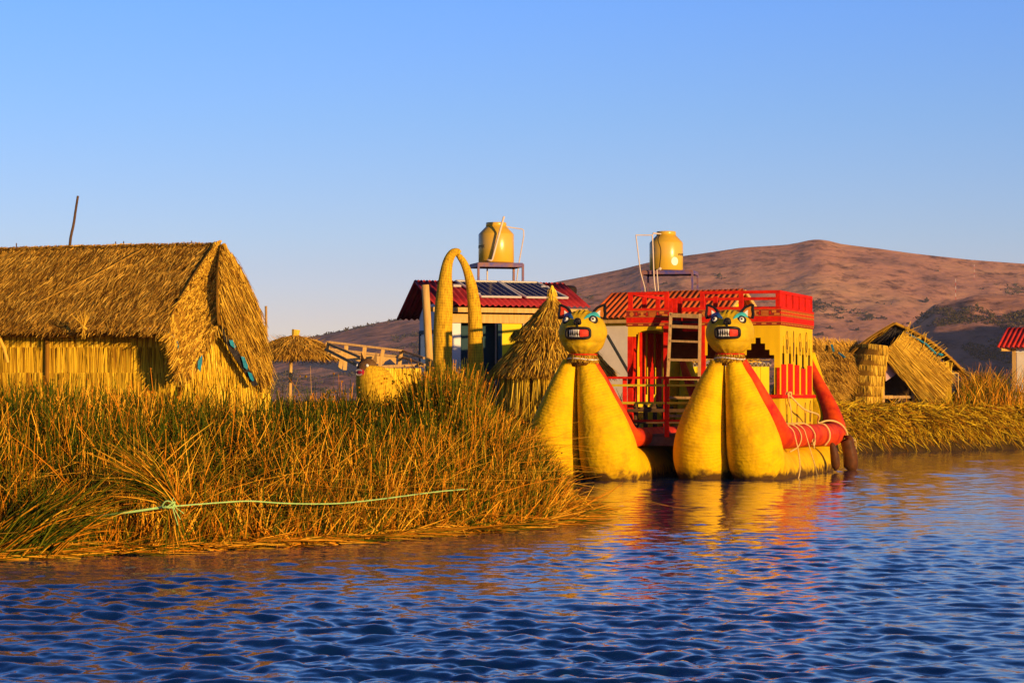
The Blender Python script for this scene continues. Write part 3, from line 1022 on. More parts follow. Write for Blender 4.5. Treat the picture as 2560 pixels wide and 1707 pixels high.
x, y = rng.uniform(-2.6, 0.1, n), rng.uniform(37.5, 45.5, n)
px = 1280 + x / y * F
ok = (shore_dist(x, y) > .6) & (rng.random(n) < np.exp(-((px - 1100) / 75) ** 2) * (.10 + 2.0 * np.clip(fbm(x * 2.2, y * 1.5, 3, 88) + .12, 0, 1)))
xy = np.stack([x[ok], y[ok]], 1)
tp = blades(rb, xy, rng.uniform(.8, 2.0, len(xy)), rng.uniform(.012, .022, len(xy)), 0.10, np.clip(rng.normal(.36, .32, len(xy)), 0, 1), 4, 0.12)
sel = tp[rng.random(len(tp)) < .05]
r = rng.uniform(.014, .026, len(sel))
vv = sel[:, None] + octv[None] * r[:, None, None]
rb.add(vv.reshape(-1, 3), (octf[None] + 6 * np.arange(len(sel))[:, None, None]).reshape(-1, 3), np.repeat(rng.uniform(.60, .74, len(sel)), 6))
# low reeds further in, round the arch and second boat
xy = reed_points(9000, -10, .7, 45, 58, 0.3, 40)
blades(rb, xy, rng.uniform(.25, .75, len(xy)), rng.uniform(.012, .02, len(xy)), 0.2, np.clip(rng.normal(.45, .25, len(xy)), 0, 1), 3, .3)
tag(rb.build("reed_bed", REED), kind='stuff')

# tied clump and the green rope
mb = MB()
kn = P(432, 1262, 28.75)
n = 420
root = kn + np.stack([rng.normal(0, .035, n), rng.normal(.05, .05, n), rng.normal(0, .03, n)], 1)
dr = np.stack([rng.normal(-.62, .30, n), rng.normal(.05, .2, n), np.abs(rng.normal(.9, .2, n))], 1)
bend = np.stack([rng.normal(-.30, .12, n), rng.normal(0, .08, n), rng.uniform(-.5, 0, n)], 1)
mb.ribbons(root, dr, rng.uniform(.35, 1.1, n), rng.uniform(.008, .016, n), bend, 5, np.clip(rng.normal(.60, .32, n), 0, 1))
dr = np.stack([rng.normal(.0, .22, 220), rng.normal(.1, .2, 220), -np.abs(rng.normal(1, .1, 220))], 1)
mb.ribbons(root[:60], dr[:60], rng.uniform(.3, .7, 60), .013, None, 2, np.clip(rng.normal(.5, .3, 60), 0, 1))
tag(mb.build("reed_clump", REED, loc=kn), "clump of long golden reeds gathered by the green rope and fanning up to the left", "reed clump")
mb = MB()
n = 520
kb = P(40, 1340, 28.2)
root = kb + np.stack([rng.uniform(-.3, .5, n), rng.normal(0, .1, n), rng.uniform(-.25, .05, n)], 1)
dr = np.stack([rng.normal(.75, .22, n), rng.normal(0, .15, n), np.abs(rng.normal(.8, .2, n))], 1)
mb.ribbons(root, dr, rng.uniform(.5, 1.15, n), rng.uniform(.010, .018, n), np.stack([rng.uniform(0, .3, n), np.zeros(n), rng.uniform(-.35, 0, n)], 1), 4, np.clip(rng.normal(.5, .3, n), 0, 1))
tag(mb.build("reed_clump", REED, loc=kb), "tussock of reeds at the left edge by the water, leaning over to the right", "reed clump")
mb = MB()
rp = [P(168, 1302, 28.85), P(215, 1293, 28.7), P(320, 1280, 28.55), P(415, 1266, 28.6), P(445, 1264, 28.65), P(520, 1258, 29.1), P(620, 1252, 29.6), P(700, 1257, 30.0), P(780, 1259, 30.6), P(860, 1257, 31.2), P(960, 1246, 32.0), P(1090, 1229, 33.2), P(1170, 1222, 34)]
mb.tube(spline(rp[:4], 30), np.linspace(.011, .017, 30), 6, tint=.5)
mb.tube(spline(rp[3:], 70), .0095, 6, tint=.5)
kp = P(425, 1262, 28.52)
for k in range(3):
    a = k * 2.1
    mb.tube(spline([kp + [-.10, 0, -.02], kp + [-.04, -.03, .05 * math.cos(a)], kp + [.06, -.02, .04 * math.sin(a) + .01], kp + [.02, -.03, -.03], kp + [-.10, 0, -.02]], 14), .010, 5, tint=.5)
for e in ((.13, -.17), (.17, -.10), (.10, -.24), (.05, .09)):
    mb.tube(spline([kp + [.03, -.02, 0], kp + [e[0] * .5, -.04, e[1] * .35], kp + [e[0], -.03, e[1]]], 8), .006, 5, tint=.5)
tag(mb.build("rope", ROPEG, loc=rp[0], smooth=True), "pale green mooring rope stretched across the front of the reed bank", "rope")

# ------------------------------------------------------------------ thatched parasol
c = P(737, 990, 62)
par = thing("thatched_parasol", (c[0], c[1], 1.45), "round thatched parasol on a pole right of the big hut", "parasol")
C0 = np.array([c[0], c[1], 0.0])


def coneP(cc, r0, z0, r1, z1, sag=0.0):
    def f(s, t):
        a = s * 2 * np.pi
        r = r0 + (r1 - r0) * t
        z = z0 + (z1 - z0) * t + sag * np.sin(np.pi * t)
        return np.stack([cc[0] + r * np.cos(a), cc[1] + r * np.sin(a), z], 1)
    return f


def cone_down(slope):
    def g(s, t):
        a = s * 2 * np.pi
        return np.stack([np.cos(a), np.sin(a), np.full(len(a), -slope)], 1)
    return g


mb = MB()
pc = coneP(C0, 1.10, 2.92, .06, 3.42, .10)
mb.lathe(C0, [(1.06, 2.86), (1.06, 2.93), (.7, 3.15), (.35, 3.34), (.06, 3.45)], 24, .2)
straws_on(mb, pc, 3800, cone_down(.5), .30, .022, .06, .1, 1.0, rows=5, jit=.3)
straws_on(mb, pc, 900, cone_down(.9), .22, .018, .02, .0, .8, jit=.4, trange=(0, .03))
straws_on(mb, pc, 260, cone_down(-.6), .22, .014, .05, .4, 1.0, jit=.6, trange=(.1, .8))
mb.build("canopy", STRAWD, par)
mb = MB()
mb.tube([C0 + [0, 0, 3.38], C0 + [.03, 0, 3.62]], [.085, .11], 9, tint=.8)
mb.build("finial", STRAW, par)
mb = MB()
mb.tube([P(725, 1010, 61.6), P(726, 940, 61.6), P(728, 890, 61.7)], .045, 9)
mb.build("pole", WOODP, par, smooth=True)

# ------------------------------------------------------------------ second reed boat behind the reeds
hb = P(919, 921, 51.5)
b2 = thing("reed_boat", (hb[0], hb[1], 1.3), "small straw boat behind the reeds with dark cat head and rail", "reed boat", "puma headed reed boats")
mb = MB()
mb.tube(spline([hb + [.75, 1.2, -1.25], hb + [.42, .45, -.95], hb + [.22, .12, -.55], hb + [.10, .05, -.12], hb + [.10, .05, .05]], 16), np.interp(np.linspace(0, 1, 16), [0, .4, .75, 1], [.60, .52, .36, .26]), 18)
mb.tube(spline([hb + [.5, .3, -1.05], hb + [1.0, .2, -.85], hb + [1.5, .6, -.95], hb + [2.2, 1.6, -1.1]], 12), [.25, .3, .33, .36, .38, .4, .4, .4, .4, .4, .4, .4], 14)
mb.build("prow", RINGS, b2, smooth=True)
mb = MB()
Fb = Frame(hb[0] + .28, hb[1] + .35, R(28))
a_, b_ = Fb(0, 0, 0), Fb(.95, 0, 0)
mat_wall(mb, a_, b_, hb[2] - .75, hb[2] + .0, 60, rows=(hb[2] - .35,), tintlo=.5, tinthi=1.0, W=.03, th=.3)
mb.build("mat_wall", STRAWY, b2)


def cat_ear(mb, base, right, up, fwd, w, h, inner=None):
    b0, b1 = base - right * w / 2, base + right * w / 2
    tip = base + up * h
    bk = base - fwd * w * .45
    mb.add([b0, b1, tip, bk], [(0, 1, 2), (1, 3, 2), (3, 0, 2), (1, 0, 3)])


def dark_head():
    Fw, Rt, Up = nrm((-.55, -.82, -.05)), nrm((.82, -.55, 0)), np.array([0, 0, 1.0])
    mb = MB()

    def df(q):
        q = q.copy()
        f = q[:, 1] > .3
        q[f, 1] += .35 * (q[f, 1] - .3)
        return q
    mb.ball(hb, [Rt * .22, Fw * .21, Up * .22], 18, 12, deform=df)
    hd = mb.build("head", BRONZE, b2, smooth=True)
    for sgn in (-1, 1):
        mb = MB()
        cat_ear(mb, hb + Rt * .15 * sgn + Up * .13 - Fw * .04, Rt, nrm(Up + Rt * .25 * sgn), Fw, .14, .24)
        mb.build("ear", BRONZE if sgn < 0 else WOODP, hd)
        mb = MB()
        mb.ball(hb + Rt * .13 * sgn + Up * .07 + Fw * .185, np.eye(3) * .035, 10, 8)
        mb.build("eye", WHITE, hd, smooth=True)
    mb = MB()
    mc = hb + Fw * .245 - Up * .07
    mb.ball(mc, [Rt * .10, Fw * .06, Up * .075], 12, 8)
    mb.build("mouth", CRIMSON, hd, smooth=True)
    mb = MB()
    for k in range(-2, 3):
        for s_ in (1, -1):
            p = mc + Rt * .035 * k + Up * .07 * s_ * (1 - .06 * k * k) + Fw * .055
            mb.add([p - Rt * .014, p + Rt * .014, p - Up * .045 * s_, p - Fw * .02], [(0, 1, 2), (1, 3, 2), (3, 0, 2), (1, 0, 3)])
    mb.build("teeth", WHITE, hd)


CRIMSON = pmat("crimson_cloth", (0.42, 0.012, 0.05), (0.25, 0.01, 0.03), scale=9, rough=0.6)
dark_head()
# timber rail of that boat's roof deck
ra, rb_ = P(819, 855, 53.0), P(1006, 877, 57.5)
rl = MB()
rl.beam(ra, rb_, .07, .05)
lo_a, lo_b = P(815, 874, 53.0), P(1006, 893, 57.5)
rl.beam(lo_a, lo_b, .06, .05)
ea, eb = P(819, 858, 53.0), P(903, 894, 51.8)
rl.beam(ea, eb, .05, .05)
rl.beam(P(814, 873, 53), P(900, 917, 51.8), .05, .05)
rl.beam(rb_, P(1060, 895, 55.5), .05, .05)
rl.beam(P(1006, 893, 57.5), P(1062, 912, 55.5), .05, .05)
rl.beam(P(940, 917, 55), P(1058, 912, 56), .07, .06)
rl.build("rail", WOOD, b2)
for (x0, y0, x1, y1, dd) in [(819, 856, 822, 885, 53), (866, 864, 862, 925, 53.8), (858, 878, 850, 922, 52.6), (912, 868, 908, 916, 55), (958, 874, 950, 916, 56), (1003, 878, 999, 912, 57.4)]:
    mb = MB()
    mb.beam(P(x0, y0, dd), P(x1, y1, dd), .085, .07, up=(0, 1, 0))
    mb.build("post", WOODP, b2)
mb = MB()
for (pl, dd) in [([(824, 870), (990, 888), (990, 911), (975, 897), (962, 904), (958, 911), (900, 905), (880, 897), (870, 898), (866, 905), (828, 890)], 58.5)]:
    mb.prism([P(x, y, dd) for x, y in pl], np.array([0, .06, 0]))
mb.build("deck_boards", WOODP, b2)

# ------------------------------------------------------------------ bound straw arch
ar = thing("straw_arch", P(1150, 1010, 64), "tall entrance arch of two bound straw horns hooked together at the top", "arch")
pl = [(1108, 1030, .245), (1107, 960, .24), (1106, 900, .238), (1108, 800, .225), (1111, 740, .205), (1114, 690, .155), (1120, 655, .125), (1131, 634, .105), (1143, 630, .09), (1150, 634, .06)]
p_, r_ = np.array([P(a, b, 65.2) for a, b, c in pl]), [c for a, b, c in pl]
sm = spline(np.column_stack([p_, r_]), 60)
mb = MB()
mb.tube(sm[:, :3], sm[:, 3] * 1.124, 22)
mb.build("horn", RINGS, ar, smooth=True)
pr = [(1191, 1030, .205), (1190, 950, .2), (1189, 890, .19), (1187, 790, .165), (1181, 730, .14), (1172, 690, .11), (1161, 660, .09), (1150, 643, .075), (1143, 637, .05)]
p_, r_ = np.array([P(a, b, 65.4) for a, b, c in pr]), [c for a, b, c in pr]
sm = spline(np.column_stack([p_, r_]), 60)
mb = MB()
mb.tube(sm[:, :3], sm[:, 3] * 1.124, 20)
mb.build("horn", RINGS, ar, smooth=True)
mb = MB()
mb.tube([P(1076, 1010, 64.5), P(1072, 880, 64.5), P(1068, 800, 64.5), P(1063, 712, 64.5)], [.107, .107, .107, .105], 9, tint=.5)
tag(mb.build("log_post", WOODP, loc=P(1076, 1010, 64.5), smooth=True), "thick peeled log standing upright just left of the straw arch", "post")


# ------------------------------------------------------------------ corrugated houses
def corrugated(mb, a, b, c, d, waves, amp=.03, rows=3, wob=0.0):
    """a,b eave left/right, c,d ridge right/left"""
    a, b, c, d = (np.asarray(x, float) for x in (a, b, c, d))
    nn = nrm(np.cross(b - a, d - a))
    if nn[2] < 0:
        nn = -nn
    n = waves * 8 + 1
    s = np.linspace(0, 1, n)
    off = nn * (np.sin(s * waves * 2 * np.pi) * amp)[:, None]
    lay = []
    for th in (0, -.012):
        for k in range(rows + 1):
            t = k / rows
            lay.append((a + (b - a) * s[:, None]) * (1 - t) + (d + (c - d) * s[:, None]) * t + off + nn * th)
    V = np.concatenate(lay)
    f = grid_faces(rows + 1, n)
    N = n * (rows + 1)
    idx = np.arange(N).reshape(rows + 1, n)
    rim = np.concatenate([idx[0, :], idx[1:, -1], idx[-1, -2::-1], idx[-2:0:-1, 0]])
    r2 = np.roll(rim, -1)
    mb.add(V, np.concatenate([f, f[:, ::-1] + N, np.stack([r2, rim, rim + N, r2 + N], 1)]))


def on_roof(a, b, c, d):
    return quad(a, b, c, d)


# house with maroon roof
h1 = thing("house", (-1.5, 68, 1.5), "yellow fronted cabin with maroon corrugated roof behind the straw arch", "house", "corrugated roofed cabins")
f1 = Frame(-2.73, 67.2, R(22))                      # origin: left end of the ridge
RZ, EZ = 5.13, 4.42
e0, e1 = f1(0, -1.4, EZ), f1(4.76, -1.4, EZ)
k0, k1 = f1(0, 0, RZ), f1(4.55, 0, RZ)
mb = MB()
corrugated(mb, e0, e1, k1, k0, 27)
corrugated(mb, f1(4.55, 1.5, 4.1), f1(0, 1.5, 4.1), k0 + [0, 0, .004], k1 + [0, 0, .004], 27)
mb.build("roof", ROOFM, h1, smooth=True)
mb = MB()
FW, GL, GR, BW = -.92, .42, 4.35, .72
mb.box(f1, GL + .06, GL + .62, FW, FW + .06, 1.4, 4.06)                     # left of the door
mb.box(f1, GL, GL + .06, FW, BW, 1.4, 4.1)                                  # left side
mb.prism([f1(GL + .06, FW, 4.1), f1(GL + .06, BW, 4.1), f1(GL + .06, -.02, 4.92)], -f1.U * .06)
mb.box(f1, GL + .06, GR, BW - .06, BW, 1.4, 4.06)
mb.build("side_wall", WALLW, h1)
mb = MB()
mb.box(f1, GL + 1.84, GR - .0, FW, FW + .06, 1.4, 3.38)
mb.box(f1, GL + 1.84, GL + 2.52, FW, FW + .06, 3.38, 4.06)
mb.box(f1, GL + 3.62, GR, FW, FW + .06, 3.38, 4.06)
mb.build("front_wall", WALLY, h1)
mb = MB()
mb.box(f1, GL + .62, GL + 1.84, FW + .5, FW + .55, 1.4, 4.06)
mb.box(f1, GL + .60, GL + .66, FW + .05, FW + .5, 1.4, 4.06)
mb.build("doorway", TEALD, h1)
mb = MB()
mb.box(f1, GL + 1.72, GL + 1.84, FW - .04, FW + .08, 1.4, 3.92)
mb.build("door_frame", TEALD, h1)
mb = MB()
mb.box(f1, GL + 1.20, GL + 1.42, FW + .44, FW + .49, 1.4, 3.2)
mb.build("door", pmat("brown_door", (.20, .05, .02), (.14, .035, .015), scale=4), h1)
mb = MB()
mb.box(f1, -.02, 4.7, -1.36, -1.28, EZ - .20, EZ - .07)
mb.box(f1, GL - .02, GR + .1, FW - .10, FW - .01, 3.94, 4.18)
mb.build("eave_beam", WOODP, h1)
mb = MB()
mb.box(f1, GL + 2.46, GL + 2.58, FW - .05, FW - .004, 2.2, 4.0)
mb.build("trim", STONE, h1)
win = MB()
win.box(f1, GL + 2.58, GL + 3.62, FW + .04, FW + .06, 3.38, 4.0)
wo = win.build("window", pmat("grimy_glass", (.20, .15, .08), (.05, .04, .03), scale=5, rough=.15, spec=.6), h1)
mb = MB()
mb.box(f1, GL + 2.58, GL + 3.62, FW - .02, FW + .03, 3.33, 3.38)
mb.box(f1, GL + 2.58, GL + 3.62, FW - .02, FW + .03, 3.66, 3.69)
mb.build("frame", CYAN, wo)
mb = MB()
sh = [f1(GL + 2.60, FW - .01, 3.66), f1(GL + 2.64, FW - .02, 3.42), f1(GL + 2.9, FW - .03, 3.46), f1(GL + 3.3, FW - .03, 3.40), f1(GL + 3.58, FW - .02, 3.50), f1(GL + 3.58, FW - .01, 3.57), f1(GL + 3.0, FW - .03, 3.60)]
mb.prism(sh, f1.V * .015)
mb.build("curtain", BTARP, wo)
mb = MB()
mb.box(f1, GL - .03, GL + .02, FW + .2, BW - .15, 1.6, 3.6)
mb.build("window", SHEET, h1)
mb = MB()
mb.box(f1, GL - .045, GL - .001, FW + .1, FW + .18, 1.5, 3.75)
mb.box(f1, GL - .045, GL - .001, BW - .13, BW - .05, 1.5, 3.75)
mb.box(f1, GL - .045, GL - .001, FW + .18, BW - .13, 3.65, 3.75)
mb.build("trim", TEALD, h1)

# solar panels lying on that roof
nr1 = nrm(np.cross(e1 - e0, k0 - e0))
if nr1[2] < 0: nr1 = -nr1
RQ = on_roof(e0, e1, k1, k0)


def rp_(s, t, up=.07):
    return RQ(np.array([s]), np.array([t]))[0] + nr1 * up


pans = [(.262, .532, .565, .300), (.545, .815, .880, .575)]
for i, (sA, sB, sC, sD) in enumerate([(.262, .535, .565, .292), (.548, .800, .868, .578)]):
    # upper-left, upper-right, lower-right, lower-left
    q = [rp_(sD + .05, .27), rp_(sC + .03, .27), rp_(sB, .93), rp_(sA, .93)]
    pan = thing("solar_panel", (q[0] + q[2]) / 2, ["left solar panel on the maroon roof, half behind the straw arch", "right solar panel on the maroon roof, bluish with a bare lower frame"][i], "solar panel", "solar panels on the maroon roof")
    mb = MB()
    mb.prism(q, nr1 * -.03)
    mb.build("cells", SOLAR, pan)
    mb = MB()
    for a, b in zip(q, q[1:] + q[:1]):
        mb.beam(a, b, .035, .05, up=nr1)
    mb.build("frame", PANELF, pan)
    mb = MB()
    for k in range(1, 6):
        a, b = q[0] + (q[1] - q[0]) * k / 6, q[3] + (q[2] - q[3]) * k / 6
        mb.beam(a + nr1 * .004, b + nr1 * .004, .006, .004, up=nr1)
    mb.build("busbars", PANELF, pan)
    mb = MB()
    for s_, t_ in ((sA - .02, .75), (sD + .03, .4)) if i == 0 else ((sB + .02, .75),):
        mb = MB()
        mb.beam(rp_(s_ - .02, t_, .05), rp_(s_ + .03, t_, .05), .07, .05, up=nr1)
        mb.build("bracket", PANELF, pan)


def torus(mb, c, R0, r0, axis, n=36, k=14, flat=1.0):
    axis = nrm(axis)
    a = nrm(np.cross(axis, [0.3, 1, 0.2]))
    b = np.cross(axis, a)
    vs = []
    for i in range(n):
        t = 2 * np.pi * i / n
        rd = a * math.cos(t) + b * math.sin(t)
        for j in range(k):
            p = 2 * np.pi * j / k
            cr, sr = math.cos(p), math.sin(p)
            cr = np.sign(cr) * abs(cr) ** .7
            sr = np.sign(sr) * abs(sr) ** .7
            vs.append(c + rd * (R0 + r0 * cr) + axis * r0 * flat * sr)
    fs = [(i * k + j, ((i + 1) % n) * k + j, ((i + 1) % n) * k + (j + 1) % k, i * k + (j + 1) % k) for i in range(n) for j in range(k)]
    mb.add(np.array(vs), fs)


mb = MB()
tc_ = P(1407, 727, 69.2)
torus(mb, tc_, .30, .105, nrm(np.array([.02, -.12, 1])), flat=1.35)
tag(mb.build("tyre", TYRE, loc=tc_, smooth=True), "worn black tyre lying flat on the maroon roof", "tyre")


# water tanks on steel stands
def text_on_cyl(mb, txt, c, rad, size, ang_mid, z):
    cu = bpy.data.curves.new("lettering", 'FONT')
    cu.body = txt
    cu.size = size
    cu.align_x = 'CENTER'
    cu.extrude = .003
    ob = bpy.data.objects.new("lettering", cu)
    COL.objects.link(ob)
    dg = bpy.context.evaluated_depsgraph_get()
    me = bpy.data.meshes.new_from_object(ob.evaluated_get(dg))
    v = np.array([x.co for x in me.vertices]).reshape(-1, 3)
    fs = [tuple(p.vertices) for p in me.polygons]
    bpy.data.objects.remove(ob)
    bpy.data.curves.remove(cu)
    bpy.data.meshes.remove(me)
    if len(v) == 0:
        return
    a = ang_mid + v[:, 0] / rad
    rr = rad + .002 + v[:, 2]
    mb.add(np.stack([c[0] + rr * np.sin(a), c[1] - rr * np.cos(a), z + v[:, 1]], 1), fs)


def tank(c, rad, zb, hb_, label, txt, ang, sticker):
    t = thing("water_tank", (c[0], c[1], zb), label, "water tank", "yellow water tanks on stands")
    mb = MB()
    cc = np.array([c[0], c[1], zb])
    h = hb_
    mb.lathe(cc, [(rad * .97, 0), (rad, .02), (rad, h * .70), (rad * .985, h * .712), (rad * .95, h * .735), (rad * .60, h * .895), (rad * .575, h * .90)], 48)
    mb.build("body", TANKM, t, smooth=False)
    for p in t.children[0].data.polygons:
        p.use_smooth = True
    mb = MB()
    mb.lathe(cc, [(rad * .565, h * .90), (rad * .58, h * .905), (rad * .58, h * .985), (rad * .56, h), (0.01, h * 1.004)], 40)
    mb.build("lid", TANKM, t, smooth=True)
    mb = MB()
    for k, (tx, dz, sz) in enumerate(txt):
        text_on_cyl(mb, tx, c, rad, sz, ang, zb + h * dz)
    if mb.n:
        mb.build("lettering", BLACK, t)
    if sticker:
        mb = MB()
        a = np.linspace(0, 2 * np.pi, 28, endpoint=False)
        aa = sticker[0] + .125 * np.cos(a) / rad
        zz = zb + h * sticker[1] + .135 * np.sin(a)
        out = np.stack([c[0] + (rad + .006) * np.sin(aa), c[1] - (rad + .006) * np.cos(aa), zz], 1)
        mb.add(np.vstack([out, [[c[0] + (rad + .012) * math.sin(sticker[0]), c[1] - (rad + .012) * math.cos(sticker[0]), zb + h * sticker[1]]]]), [(i, (i + 1) % 28, 28) for i in range(28)])
        mb.build("round_label", WHITE, t)
    return t


def stand(c, ang, wu, wv, zt, zb, label, bar=.06):
    fr = Frame(c[0], c[1], ang)
    t = thing("tank_stand", (c[0], c[1], zb), label, "stand", "steel tank stands")
    mb = MB()
    mb.box(fr, -wu, wu, -wv, wv, zt - .02, zt)
    mb.build("top_plate", STEELB, t)
    mb = MB()
    for (a, b) in (((-wu, -wv), (wu, -wv)), ((wu, -wv), (wu, wv)), ((wu, wv), (-wu, wv)), ((-wu, wv), (-wu, -wv))):
        mb.beam(fr(*a, zt - .075), fr(*b, zt - .075), .05, .10)
    mb.build("frame", STEELB, t)
    for su in (-1, 1):
        for s2 in (-1, 1):
            mb = MB()
            mb.box(fr, su * wu - bar / 2, su * wu + bar / 2, s2 * wv - bar / 2, s2 * wv + bar / 2, zb, zt - .03)
            mb.build("leg", STEELB, t)
    return t


T1 = P(1240.5, 658, 70)
stand(T1, R(14), .66, .55, T1[2] - .012, 1.5, "rusty blue steel stand of the left water tank, behind the maroon roof")
tank(T1, .515, T1[2] + .006, 1.17, "left yellow water tank with a cream pipe slanting across its front", [("eternit", .36, .17)], R(-66), None)
mb = MB()
z = lambda px, py, d: P(px, py, d)
mb.tube([z(1260, 541, 69.3), z(1231, 648, 69.42), z(1229, 651, 69.42), z(1218, 650, 69.42)], .030, 8)
tag(mb.build("pipe", PIPE, loc=z(1260, 541, 69.3), smooth=True), "slanting cream pipe elbow across the front of the left tank", "pipe", "pipes of the water tanks")
mb = MB()
mb.tube([z(1262, 566, 70), z(1285, 570, 70), z(1306, 573, 70), z(1309, 576, 70), z(1309.5, 590, 70), z(1297, 660, 70.2), z(1290, 714, 70.4)], .017, 7)
tag(mb.build("pipe", PIPE, loc=z(1309, 660, 70)), "thin pale pipe bending over and down the right side of the left tank", "pipe", "pipes of the water tanks")
mb = MB()
mb.tube([z(1218, 672, 70.1), z(1218, 708, 70.1)], .022, 7)
tag(mb.build("pipe", PIPE, loc=z(1218, 708, 70)), "short pale pipe dropping between the legs of the left tank stand", "pipe", "pipes of the water tanks")

# house with orange roof
h2 = thing("house", (5.5, 76, 1.5), "cabin with bright orange corrugated roof behind the big boat", "house", "corrugated roofed cabins")
f2 = Frame(3.14, 76.5, R(-30))
RZ2, EZ2 = 5.17, 4.35
e0, e1 = f2(-.1, -1.4, EZ2), f2(4.7, -1.4, EZ2)
k0, k1 = f2(0, 0, RZ2), f2(4.6, 0, RZ2 + .03)
mb = MB()
corrugated(mb, e0, e1, k1, k0, 24, amp=.034)
corrugated(mb, f2(4.6, 1.4, EZ2), f2(0, 1.4, EZ2), k0 + [0, 0, .004], k1 + [0, 0, .004], 24, amp=.034)
mb.build("roof", ROOFO, h2, smooth=True)
mb = MB()
mb.box(f2, .2, 4.3, -1.0, 1.0, 1.45, 4.28)
mb.prism([f2(4.3, -1.0, 4.28), f2(4.3, 1.0, 4.28), f2(4.3, 0, 4.98)], -f2.U * 4.1)
mb.build("wall", WALLY, h2)
mb = MB()
mb.box(f2, .0, 4.5, -1.06, -1.005, 1.5, 4.1)
mb.build("sheet_cladding", SHEET, h2)
mb = MB()
mb.box(f2, 0, 4.6, -1.33, -1.26, EZ2 - .17, EZ2 - .07)
mb.beam(f2(4.66, 0, RZ2 - .03), f2(4.66, 1.4, EZ2 - .03), .05, .10)
mb.beam(f2(4.66, 0, RZ2 - .03), f2(4.66, -1.4, EZ2 - .03), .05, .10)
mb.build("eave_beam", WOODP, h2)
T2 = P(1665.5, 677, 74.2)
T2[1] = 76.9; T2[0] = (1665.5 - 1280) * 76.9 / F; T2[2] = CAMH + (990 - 677) * 76.9 / F
SC2 = P(1675, 677, 76.9)
stand(SC2, R(-12), .80, .62, T2[2] - .012, 1.5, "rusty blue steel stand of the right water tank, wider than the tank it carries")
tank(T2, .535, T2[2] + .006, 1.245, "right yellow water tank with a round white label, above the orange roof", [("eternit", .37, .15)], R(62), (R(27), .22))
mb = MB()
dd = 76.2
mb.tube([z(1613, 740, dd), z(1612, 720, dd), z(1601, 680, dd), z(1590, 590, dd), z(1589, 588, dd), z(1632, 588, dd)], .018, 7)
tag(mb.build("pipe", PIPE, loc=z(1605, 735, dd)), "pale pipe framing the left of the right tank, furthest out", "pipe", "pipes of the water tanks")
mb = MB()
mb.tube([z(1640, 742, dd), z(1635, 700, dd), z(1631, 590, dd), z(1633, 583, dd), z(1652, 585, dd + .3)], .022, 7)
tag(mb.build("pipe", PIPE, loc=z(1639, 740, dd)), "long pale pipe running up the front left of the right tank", "pipe", "pipes of the water tanks")
mb = MB()
mb.tube([z(1647, 742, dd), z(1642, 675, dd), z(1650, 672, dd + .2)], .020, 7)
mb.ball(z(1650, 672, 76.3), np.eye(3) * .05, 8, 6)
tag(mb.build("pipe", PIPE, loc=z(1647, 740, dd)), "short outlet pipe with a tap at the foot of the right tank", "pipe", "pipes of the water tanks")
mb = MB()
mb.tube(spline([z(1650, 586, 76.35), z(1645, 600, 76.3), z(1652, 625, 76.25), z(1650, 655, 76.3), z(1648, 670, 76.3)], 20), .014, 6)
tag(mb.build("hose", TYRE, loc=z(1648, 670, 76.3), smooth=True), "black hose curving down the left face of the right tank", "hose")
mb = MB()
mb.beam(z(1518, 838, 66.5), z(1574, 935, 66.2), .065)
tag(mb.build("pole", WOODP, loc=z(1574, 935, 66.2)), "pale pole slanting down from the left puma's cheek towards the red cabin post", "pole", "loose poles")

# ------------------------------------------------------------------ conical straw store
TC = P(1380, 1018, 59.2)
TC0 = np.array([TC[0], TC[1], 0.0])
tp_ = thing("straw_store", (TC[0], TC[1], 1.55), "conical two tiered straw shelter behind the left prow of the boat", "straw shelter")
mb = MB()
z1, z2, za = 3.45, 2.545, 4.23
mb.lathe(TC0, [(.80, z1), (.40, z1 + .34), (.19, z1 + .59), (.05, za)], 24, .15)
c1 = coneP(TC0, .88, z1 - .02, .09, za, -.06)
straws_on(mb, c1, 3400, cone_down(1.15), .34, .026, .06, .0, .95, rows=5, jit=.18)
straws_on(mb, c1, 1500, cone_down(1.5), .24, .024, .10, .0, .8, jit=.3, trange=(0, .06))
mb.build("upper_thatch", STRAW, tp_)
mb = MB()
mb.lathe(TC0, [(1.32, z2), (.94, z2 + .40), (.54, z1 - .06)], 28, .12)
c2 = coneP(TC0, 1.42, z2 - .02, .64, z1 - .02, -.03)
straws_on(mb, c2, 5200, cone_down(1.0), .30, .026, .08, .0, .95, jit=.2, trange=(0, .86))  # top left bare: the dark core paints the shadow under the upper hem
straws_on(mb, c2, 1400, cone_down(1.5), .24, .022, .04, .0, .6, jit=.3, trange=(0, .02))
mb.build("lower_thatch", STRAW, tp_)
mb = MB()
mb.lathe(TC0, [(.10, za - .05), (.125, za + .07), (.09, za + .10), (.10, za + .17), (.065, za + .22), (.075, za + .29), (.02, za + .40)], 14, .75)
straws_on(mb, coneP(TC0, .12, za, .07, za + .3), 160, cone_down(3), .12, .02, .02, .4, 1, jit=.2)
mb.build("finial", STRAWY, tp_)
mb = MB()
mb.lathe(TC0, [(1.22, 1.45), (1.12, 2.55)], 28, .03)
cw = coneP(TC0, 1.32, 1.45, 1.16, 2.58)
for k in range(26):
    s0 = k / 26 + rng.uniform(-.006, .006)
    straws_on(mb, cw, 70, (0.0, 0, -1), 1.0, .024, .10, .3, 1.0, jit=.05, srange=(s0, s0 + rng.uniform(.020, .034)), trange=(.92, 1.0))
mb.build("bundle_wall", STRAWY, tp_)
mb = MB()
